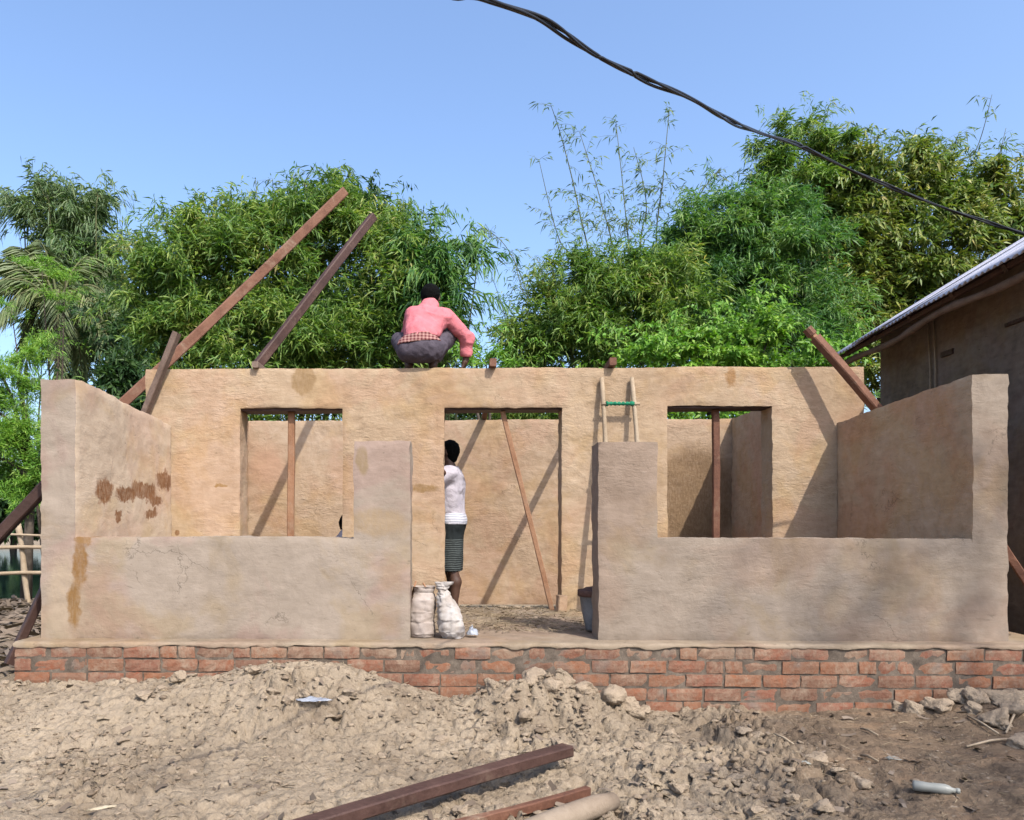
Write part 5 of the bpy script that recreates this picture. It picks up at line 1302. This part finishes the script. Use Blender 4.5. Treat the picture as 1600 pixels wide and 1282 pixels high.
def crown(lobes, Y, seed, dens, nl, L, Wd, fan=0.9, down=0.35, droop=0.25, back=0.3, sub=0.36, whip=1.1, whl=1.15):
    """every lobe is broken into boughs; sprays of leaves sit on the outside of the boughs"""
    rnd = np.random.default_rng(seed); Bs = []; Ds = []; Ls = []; Ws = []
    for i, l in enumerate(lobes):
        c, R = px_lobe(l, Y); d_ = l[5] if len(l) > 5 else 1.0
        total = dens * d_ * 3.14 * l[2] * l[3] / 100
        ns = int(np.clip(l[2] * l[3] / 190, 5, 34))
        u = rnd.normal(size=(ns, 3)); u /= np.linalg.norm(u, axis=1)[:, None]; u[:, 1] = np.where((u[:, 1] > 0.3) & (rnd.random(ns) > back), -u[:, 1], u[:, 1])
        boughs = [(c + a_ * R * rnd.uniform(0.5, 1.08), R * rnd.uniform(0.45, 1.35) * sub, rnd.uniform(0.4, 1.3) * 0.86 / ns, rnd.uniform(0.2, 1.3)) for a_ in u] + [(c, R * 0.7, 0.14, 0.4)]
        for bc, bR, share, perk in boughs:
            n = max(2, int(total * share))
            v = rnd.normal(size=(n, 3)); v /= np.linalg.norm(v, axis=1)[:, None]
            v[:, 2] = np.where(v[:, 2] < -0.35, -v[:, 2], v[:, 2])
            rad = rnd.uniform(0.15, 1.0, n) ** 0.5 + 0.6 * rnd.random(n) ** 5
            pos = bc + v * rad[:, None] * bR
            out = v * np.array([1, 1, 0.9]) + rnd.normal(size=(n, 3)) * 0.4 + np.array([0, -0.1, 0.25 * perk]); out /= np.linalg.norm(out, axis=1)[:, None]
            B, d, ll, ww = spray_leaves(pos, out, rnd, nl, L, Wd, fan, down)
            Bs.append(B); Ds.append(d); Ls.append(ll); Ws.append(ww)
        # whips: arching shoots that break the outline
        R1 = np.array(R); nwp = int(whip * (l[2] + l[3]) / 9)
        for _ in range(nwp):
            a_ = rnd.normal(size=3); a_[2] = abs(a_[2]) * 1.1 - 0.25; a_[1] = -abs(a_[1]) * 0.6 if rnd.random() < 0.6 else a_[1]; a_ /= np.linalg.norm(a_)
            p0 = c + a_ * R1 * 0.8; dr = a_ + np.array([0, 0, 0.45]) + rnd.normal(size=3) * 0.25; dr /= np.linalg.norm(dr); ln = rnd.uniform(0.35, 1.15) * whl
            t_ = np.linspace(0.2, 1.0, 7)[:, None]
            pos = p0 + dr * ln * t_ + np.array([0, 0, -0.55]) * ln * t_ ** 2.2
            out = np.tile(dr, (7, 1)) + np.array([0, 0, -1.2]) * t_ ** 1.5 + rnd.normal(size=(7, 3)) * 0.35; out /= np.linalg.norm(out, axis=1)[:, None]
            B, d, ll, ww = spray_leaves(pos, out, rnd, 4, L * 0.85, Wd * 0.8, fan, down + 0.15)
            Bs.append(B); Ds.append(d); Ls.append(ll); Ws.append(ww)
    return leaves(np.vstack(Bs), np.vstack(Ds), np.concatenate(Ls), np.concatenate(Ws), seed, droop)
def limb_set(root, lobes, Y, base, seed, mat, name='culm', r0=0.035, n=None, trunk=None):
    """a trunk with limbs, or separate culms, running into the lobes"""
    rr = random.Random(seed)
    for i, l in enumerate(lobes[:n]):
        c, R = px_lobe(l, Y); c = Vector(c)
        b = Vector(base) + Vector((rr.uniform(-0.5, 0.5), rr.uniform(-0.3, 0.3), 0)) if trunk is None else Vector(trunk)
        top = c + Vector((rr.uniform(-.3, .3), rr.uniform(0, .3), R[2] * 0.2))
        m1 = b.lerp(top, 0.5) + Vector((rr.uniform(-.2, .2), rr.uniform(-.2, .2), 0.35))
        pts = catmull([b, b.lerp(m1, 0.5) + Vector((0, 0, 0.1)), m1, m1.lerp(top, 0.55), top], 5)
        k_ = len(pts)
        setp(link(name, tube_mesh(name, pts, [r0 * (1 - 0.8 * j / (k_ - 1)) for j in range(k_)], 6), mat), root)
def tree(name, label, cat, lobes, Y, seed, mat, dens, nl, L, Wd, base_px, group=None, kind='bamboo', r0=0.035, **kw):
    c = P(base_px, 800, Y); gz_ = g1(c.x, Y)
    root = empty(name, (c.x, Y, gz_)); tag(root, label, cat, group)
    V, F = crown(lobes, Y, seed, dens, nl, L, Wd, **kw)
    f = setp(link('crown', mesh_np('crown', V, F), mat), root); f['kind'] = 'stuff'
    if kind == 'bamboo':
        limb_set(root, lobes, Y, (c.x, Y, gz_ - 0.1), seed, M_culm, 'culm', r0)
    else:
        tz = Vector((c.x + 0.1, Y, gz_ + 2.0))
        setp(link('trunk', tube_mesh('trunk', [Vector((c.x, Y, gz_ - 0.2)), Vector((c.x + .05, Y, gz_ + 1.0)), tz], [r0 * 3.4, r0 * 2.6, r0 * 2.2], 9), M_bark), root)
        limb_set(root, lobes, Y, None, seed, M_bark, 'limb', r0 * 1.7, trunk=tz)
    return root
DN = 8.0
tree('bamboo_clump', 'dense yellow-green bamboo clump behind the raking timbers', 'bamboo',
     [(290, 430, 80, 80), (345, 395, 72, 66), (430, 405, 100, 85), (500, 375, 75, 75), (540, 335, 42, 42), (590, 410, 75, 80), (640, 470, 70, 80), (300, 530, 85, 70), (430, 530, 130, 85), (560, 540, 120, 70), (235, 480, 32, 60), (660, 545, 60, 45), (430, 640, 230, 60, 0, 0.6)],
     13.6, 1, M_leaf_bam, DN * 0.72, 7, 0.185, 0.028, 430, 'bamboo behind the house', droop=0.3, fan=1.25, down=0.22, whl=1.0)
tree('bamboo_clump', 'loose drooping bamboo right behind the squatting person', 'bamboo',
     [(700, 425, 34, 34, 0, .8), (742, 402, 28, 16, 0, .8), (690, 480, 42, 42), (700, 515, 20, 28), (665, 430, 30, 40), (650, 380, 30, 22, 0, .5)],
     13.0, 2, M_leaf_fresh, 4.2, 7, 0.22, 0.032, 660, 'bamboo behind the house', droop=0.45, down=0.6)
tree('dark_tree', 'dark green tree showing above and behind the left bamboo clump', 'tree',
     [(600, 372, 55, 45), (640, 395, 36, 50), (515, 318, 40, 26), (400, 350, 45, 22), (310, 345, 22, 16), (560, 335, 40, 36), (330, 540, 150, 110), (520, 540, 150, 110), (660, 560, 70, 60), (238, 585, 26, 36), (720, 655, 110, 50), (850, 650, 110, 45)],
     17.0, 3, M_leaf_dark, 5.5, 6, 0.20, 0.060, 480, kind='tree')
tree('bamboo_clump', 'olive bamboo clump rising just right of the sky gap', 'bamboo',
     [(850, 512, 60, 66), (905, 462, 62, 56), (965, 450, 66, 56), (940, 520, 100, 60), (815, 552, 40, 40), (1040, 480, 66, 76), (1010, 425, 46, 34), (880, 420, 36, 26, 0, .5), (900, 640, 150, 55, 0, .6)],
     14.2, 4, M_leaf_bam, DN * 0.78, 7, 0.17, 0.026, 930, 'bamboo behind the house', droop=0.3, fan=1.25, down=0.22, whl=0.8)
tree('bamboo_clump', 'tall green bamboo clump right of the wispy shoots', 'bamboo',
     [(1100, 375, 62, 58), (1160, 415, 78, 84), (1080, 455, 72, 62), (1200, 345, 62, 55), (1235, 445, 84, 95), (1130, 535, 120, 55), (1250, 540, 84, 60), (1040, 400, 40, 40, 0, .5), (1120, 330, 40, 30, 0, .5), (1140, 640, 170, 55, 0, .6)],
     15.2, 5, M_leaf_fresh, DN * 0.78, 7, 0.18, 0.028, 1150, 'bamboo behind the house', droop=0.3, fan=1.2, down=0.25)
tree('bamboo_clump', 'feathery bamboo head poking up just under the cable', 'bamboo',
     [(1215, 245, 36, 46), (1262, 214, 28, 26), (1245, 285, 52, 46), (1195, 290, 26, 40, 0, .7), (1290, 235, 28, 36)],
     17.2, 6, M_leaf_bam, 6.0, 7, 0.21, 0.030, 1240, 'bamboo behind the house', droop=0.3)
tree('mango_tree', 'broad tree with yellowing leaves behind the tin roof', 'tree',
     [(1330, 272, 66, 48), (1420, 292, 68, 50), (1500, 318, 66, 55), (1350, 362, 88, 68), (1450, 392, 96, 78), (1560, 345, 56, 66), (1330, 455, 80, 80), (1420, 480, 84, 70), (1600, 400, 46, 84), (1380, 560, 120, 50), (1300, 330, 46, 46)],
     17.5, 7, M_leaf_mango, 6.6, 7, 0.19, 0.052, 1420, kind='tree', r0=0.06, droop=0.3)
tree('dark_tree', 'dark tree filling the gaps low behind the right bamboo', 'tree',
     [(900, 540, 110, 60), (1060, 520, 130, 80), (1200, 500, 130, 100), (1340, 500, 120, 90), (1240, 400, 90, 90), (1110, 430, 80, 70)],
     19.0, 8, M_leaf_dark, 5.0, 6, 0.22, 0.066, 1180, kind='tree')
tree('leafy_bush', 'bright green broad-leaved bush just over the wall above the right window', 'bush',
     [(1000, 562, 58, 20), (1078, 535, 36, 24), (1150, 525, 42, 36), (1200, 515, 36, 30), (1110, 562, 120, 24), (1290, 562, 60, 26), (1170, 480, 22, 16, 0, .5), (1100, 650, 160, 50, 0, .5)],
     11.6, 9, M_leaf_bright, 6.0, 6, 0.105, 0.05, 1110, kind='tree', r0=0.02, droop=0.2)
tree('leafy_bush', 'small bright bush peeping over the wall right of the squatting person', 'bush',
     [(755, 562, 38, 16), (790, 568, 26, 12), (735, 555, 20, 16)], 12.4, 10, M_leaf_bright, 6.0, 6, 0.11, 0.028, 755, kind='tree', r0=0.02)
tree("bamboo_clump", 'loose grey-green bamboo standing behind the coconut palm', 'bamboo',
     [(112, 345, 62, 46), (66, 340, 36, 34, 0, .7), (155, 400, 44, 46), (118, 430, 66, 60), (185, 395, 26, 24, 0, .7), (170, 480, 44, 56), (100, 520, 56, 56), (150, 560, 56, 40), (70, 300, 22, 18, 0, .5), (30, 330, 20, 24, 0, .4), (145, 330, 34, 26)],
     19.5, 11, M_leaf_grey, 4.6, 6, 0.28, 0.038, 120, 'bamboo behind the house', r0=0.016, droop=0.45, down=0.5, whip=1.6, whl=1.3)
tree('acacia_shrub', 'light green feathery shrub left of the house by the fence', 'shrub',
     [(22, 625, 36, 46), (44, 575, 24, 34, 0, .6), (14, 700, 40, 56), (46, 690, 32, 56), (24, 775, 44, 36), (-30, 640, 40, 70), (-30, 760, 40, 60), (60, 760, 30, 40), (8, 565, 14, 20, 0, .6), (90, 700, 40, 70)],
     12.8, 12, M_leaf_bright, 9.0, 9, 0.10, 0.016, 40, kind='tree', r0=0.03, down=0.1, droop=0.15)
tree('dark_shrub', 'dark leafy shrub in the gap left of the tall wall', 'shrub',
     [(205, 590, 36, 34), (180, 620, 40, 40), (225, 640, 40, 40)], 12.6, 13, M_leaf_dark, 7.0, 6, 0.15, 0.04, 205, kind='tree', r0=0.02)
tree('acacia_spray', 'two lime-green feathery sprays in front of the palm', 'shrub',
     [(75, 418, 40, 16), (110, 436, 30, 12), (100, 470, 30, 16), (70, 545, 26, 22), (18, 482, 20, 12), (55, 560, 24, 20)], 15.0, 14, M_leaf_bright, 8.0, 9, 0.10, 0.014, 60, kind='tree', r0=0.02, down=0.1, droop=0.15)
tree('far_bank_trees', 'dark trees on the far bank of the pond', 'trees',
     [(-40, 790, 120, 60), (60, 790, 100, 60), (-160, 780, 120, 70), (150, 790, 80, 60)], 60.0, 15, M_leaf_dark, 6.0, 5, 0.8, 0.34, 20, kind='tree', r0=0.1)
# wispy shoots against the sky
def wisp(label, paths, Y, seed, L=0.15, Wd=0.026, group='wispy bamboo shoots', mat=None, dens=1.0, t0=0.15):
    rnd = np.random.default_rng(seed)
    root_p = P(paths[0][0][0], 800, Y); root = empty('bamboo_shoots', (root_p.x, Y, g1(root_p.x, Y))); tag(root, label, 'bamboo', group)
    Bs = []; Ds = []; Ls = []; Ws = []
    tw = MB()
    for path in paths:
        pts = [P(x_, y_, Y + rnd.uniform(-0.4, 0.4)) for x_, y_ in path]
        b = Vector((pts[0].x + 0.2, Y, g1(pts[0].x, Y) - 0.1)); line = catmull([b] + pts, 8); n = len(line)
        setp(link('culm', tube_mesh('culm', line, [0.022 * (1 - 0.86 * i / (n - 1)) + 0.002 for i in range(n)], 5), M_culm), root)
        vis = line[8:]
        for i, p in enumerate(vis):
            fr = i / len(vis)
            if fr < t0: continue
            for _ in range(int(rnd.poisson(2.6 * dens * (1.25 - fr)))):
                a = rnd.uniform(0, 6.28); ln = rnd.uniform(0.15, 1.05) * (1.15 - 0.85 * fr)
                d = Vector((math.cos(a), math.sin(a) * 0.8, rnd.uniform(0.05, 0.9))).normalized()
                e = p + d * ln + Vector((0, 0, -0.18 * ln))
                md = p.lerp(e, 0.5) + Vector((0, 0, 0.06 * ln))
                tw.add(*tube_arrays([p, md, e], [0.004, 0.003, 0.0015], 3, False))
                for t in np.linspace(0.35, 1.0, max(2, int(ln * 5))):
                    q = p.lerp(e, t) + Vector((0, 0, 0.05 * ln * (1 - abs(2 * t - 1))))
                    B, dd, ll, ww = spray_leaves(np.array([q]), np.array([d]), rnd, rnd.integers(2, 6), L, Wd, 1.3, 0.6)
                    Bs.append(B); Ds.append(dd); Ls.append(ll); Ws.append(ww)
    V, F = leaves(np.vstack(Bs), np.vstack(Ds), np.concatenate(Ls), np.concatenate(Ws), seed, 0.4)
    f = setp(link('foliage', mesh_np('foliage', V, F), mat or M_leaf_grey), root); f['kind'] = 'stuff'
    setp(link('twigs', tw.mesh('twigs'), M_culm), root)['kind'] = 'stuff'
wisp('tall wispy bamboo shoots rising against the sky in the middle', [[(930, 480), (905, 330), (880, 225), (860, 162)], [(985, 450), (977, 330), (962, 188)], [(1025, 430), (1036, 280), (1046, 170)], [(960, 440), (940, 320), (905, 205)], [(1000, 430), (1010, 320), (990, 230)], [(915, 470), (872, 370), (842, 250)], [(1060, 420), (1085, 320), (1125, 265)]], 17.0, 21, 0.16, 0.028)
wisp('thin bare bamboo tips in the sky gap right of the squatting person', [[(815, 560), (825, 470), (790, 385), (745, 352)], [(830, 540), (850, 450), (838, 400)], [(800, 580), (790, 500), (768, 430)], [(845, 540), (815, 450), (800, 390)]], 20.0, 22, 0.17, 0.028, dens=0.85, t0=0.3)
wisp('leafy bamboo tip standing above the yellowing tree at right', [[(1470, 330), (1525, 235), (1550, 148)], [(1530, 330), (1556, 260), (1572, 200)], [(1440, 300), (1480, 250), (1500, 205)], [(1360, 300), (1340, 230), (1330, 190)], [(1400, 300), (1420, 240), (1432, 200)]], 19.0, 23, 0.20, 0.036, dens=0.9)
wisp('thin bamboo tips above the left bamboo clump', [[(400, 380), (402, 320), (399, 280)], [(428, 380), (427, 320), (426, 280)], [(480, 350), (476, 290), (490, 262)], [(500, 340), (512, 290), (528, 262)], [(470, 360), (455, 300), (462, 270)], [(265, 400), (258, 360), (250, 345)], [(280, 400), (290, 360), (310, 335)]], 15.5, 24, 0.15, 0.024, dens=0.45, t0=0.35)
wisp('drooping bamboo tips above the left palm', [[(80, 380), (70, 310), (55, 275)], [(100, 380), (92, 300), (72, 278)], [(150, 370), (165, 320), (175, 310)], [(40, 400), (25, 330), (8, 300)], [(180, 430), (200, 385), (220, 380)]], 19.0, 25, 0.22, 0.032, dens=0.8, t0=0.2)

# coconut palm
pc_ = P(92, 480, 16.5); palm = empty('coconut_palm', (pc_.x, 16.5, g1(pc_.x, 16.5)))
tag(palm, 'coconut palm with drooping fronds at the left behind the house', 'palm')
setp(link('trunk', tube_mesh('trunk', [Vector((pc_.x + 0.15, 16.5, -0.6)), Vector((pc_.x + .12, 16.5, 1.4)), Vector((pc_.x + .05, 16.5, 3.2)), pc_], [0.16, 0.13, 0.12, 0.11], 10), M_bark), palm)
def frond(tip, lift, seed):
    rnd = np.random.default_rng(seed); tip = Vector(tip)
    c = Vector(pc_); m1 = c.lerp(tip, 0.35) + Vector((0, 0, lift)); m2 = c.lerp(tip, 0.7) + Vector((0, 0, lift * 0.85))
    line = catmull([c, m1, m2, tip], 14); n = len(line)
    fr = setp(link('frond', tube_mesh('frond', line, [0.03 * (1 - 0.9 * i / (n - 1)) + 0.003 for i in range(n)], 5), M_culm), palm)
    B = []; D = []; Ls = []
    for i in range(4, n):
        p = line[i]; t = (line[min(i + 1, n - 1)] - line[i - 1]).normalized(); s = t.cross(Vector((0, 0, 1)))
        if s.length < 1e-3: s = Vector((1, 0, 0))
        s.normalize()
        for sg in (-1, 1):
            for q in range(3):
                d = (s * sg * rnd.uniform(0.5, 1.0) + t * rnd.uniform(0.45, 0.8) + Vector((0, 0, -rnd.uniform(0.35, 0.9)))).normalized()
                B.append(p + t * rnd.uniform(-.04, .04)); D.append(d); Ls.append(0.62 * math.sin(math.pi * (0.15 + 0.8 * i / n)) * rnd.uniform(0.8, 1.15))
    V, F = leaves(np.array([tuple(b) for b in B]), np.array([tuple(d) for d in D]), np.array(Ls), np.full(len(B), 0.036), seed, 0.35)
    l = setp(link('leaflets', mesh_np('leaflets', V, F), M_leaf_palm), fr); l['kind'] = 'stuff'
for i, (x_, y_, dy, lift) in enumerate(((-30, 405, 0.3, 0.35), (-40, 455, -0.5, 0.4), (-20, 520, -0.9, 0.55), (60, 375, 1.0, 0.3), (150, 405, 0.8, 0.4), (190, 600, -0.6, 0.9), (215, 535, 0.3, 0.75), (30, 600, 0.8, 0.8), (130, 590, 1.2, 0.7), (20, 385, 0.9, 0.35), (170, 470, 1.3, 0.5), (90, 600, -1.2, 0.9))):
    frond(P(x_, y_, 16.5 + dy), lift, 50 + i)

# tree behind the photographer whose thin crown dapples the right end of the house
sh = empty('shade_tree', (10.4, -8.5, -0.45)); tag(sh, 'thin-crowned tree standing behind the viewpoint, shading the right of the yard', 'tree')
rnd = np.random.default_rng(99)
tr0 = Vector((10.4, -8.5, -0.5))
def back_to_sun(p, t): v = Vector(p) + SUN * t; return v
targets = [((3.5, 5.2, 1.0), 17, 0.20, 26), ((3.35, 5.2, 0.35), 17.3, 0.34, 30), ((2.65, 5.2, 0.25), 17.5, 0.30, 62), ((2.05, 5.2, 0.3), 17.8, 0.33, 34), ((3.0, 5.2, 0.55), 17.2, 0.15, 20), ((3.9, 4.4, -0.4), 17.4, 0.75, 420), ((3.2, 3.9, -0.4), 17.6, 0.6, 200), ((2.7, 3.3, -0.4), 17.8, 0.65, 260), ((3.4, 3.1, -0.4), 17.9, 0.7, 420), ((1.9, 4.4, -0.4), 17.7, 0.4, 40), ((1.6, 3.3, -0.4), 18, 0.5, 80)]
Bs = []; Ds = []; hub = back_to_sun((3.0, 4.2, 0), 17.4) + Vector((0.9, -0.9, -2.2))
setp(link('trunk', tube_mesh('trunk', [tr0, tr0.lerp(hub, 0.5) + Vector((0.3, 0, 0.3)), hub], [0.2, 0.15, 0.10], 9), M_bark), sh)
for c, t, rad, n in targets:
    e = back_to_sun(c, t)
    setp(link('limb', tube_mesh('limb', [hub, hub.lerp(e, 0.5) + Vector((0, 0, 0.15)), e], [0.05, 0.03, 0.012], 6), M_bark), sh)
    u = rnd.normal(size=(n, 3)); u /= np.linalg.norm(u, axis=1)[:, None]
    Bs.append(np.array(e) + u * rad * rnd.uniform(0.2, 1, n)[:, None]); Ds.append(u)
B = np.vstack(Bs); D = np.vstack(Ds)
V, F = leaves(B, D, np.full(len(B), 0.17), np.full(len(B), 0.075), 99, 0.3)
setp(link('crown', mesh_np('crown', V, F), M_leaf_dark), sh)['kind'] = 'stuff'
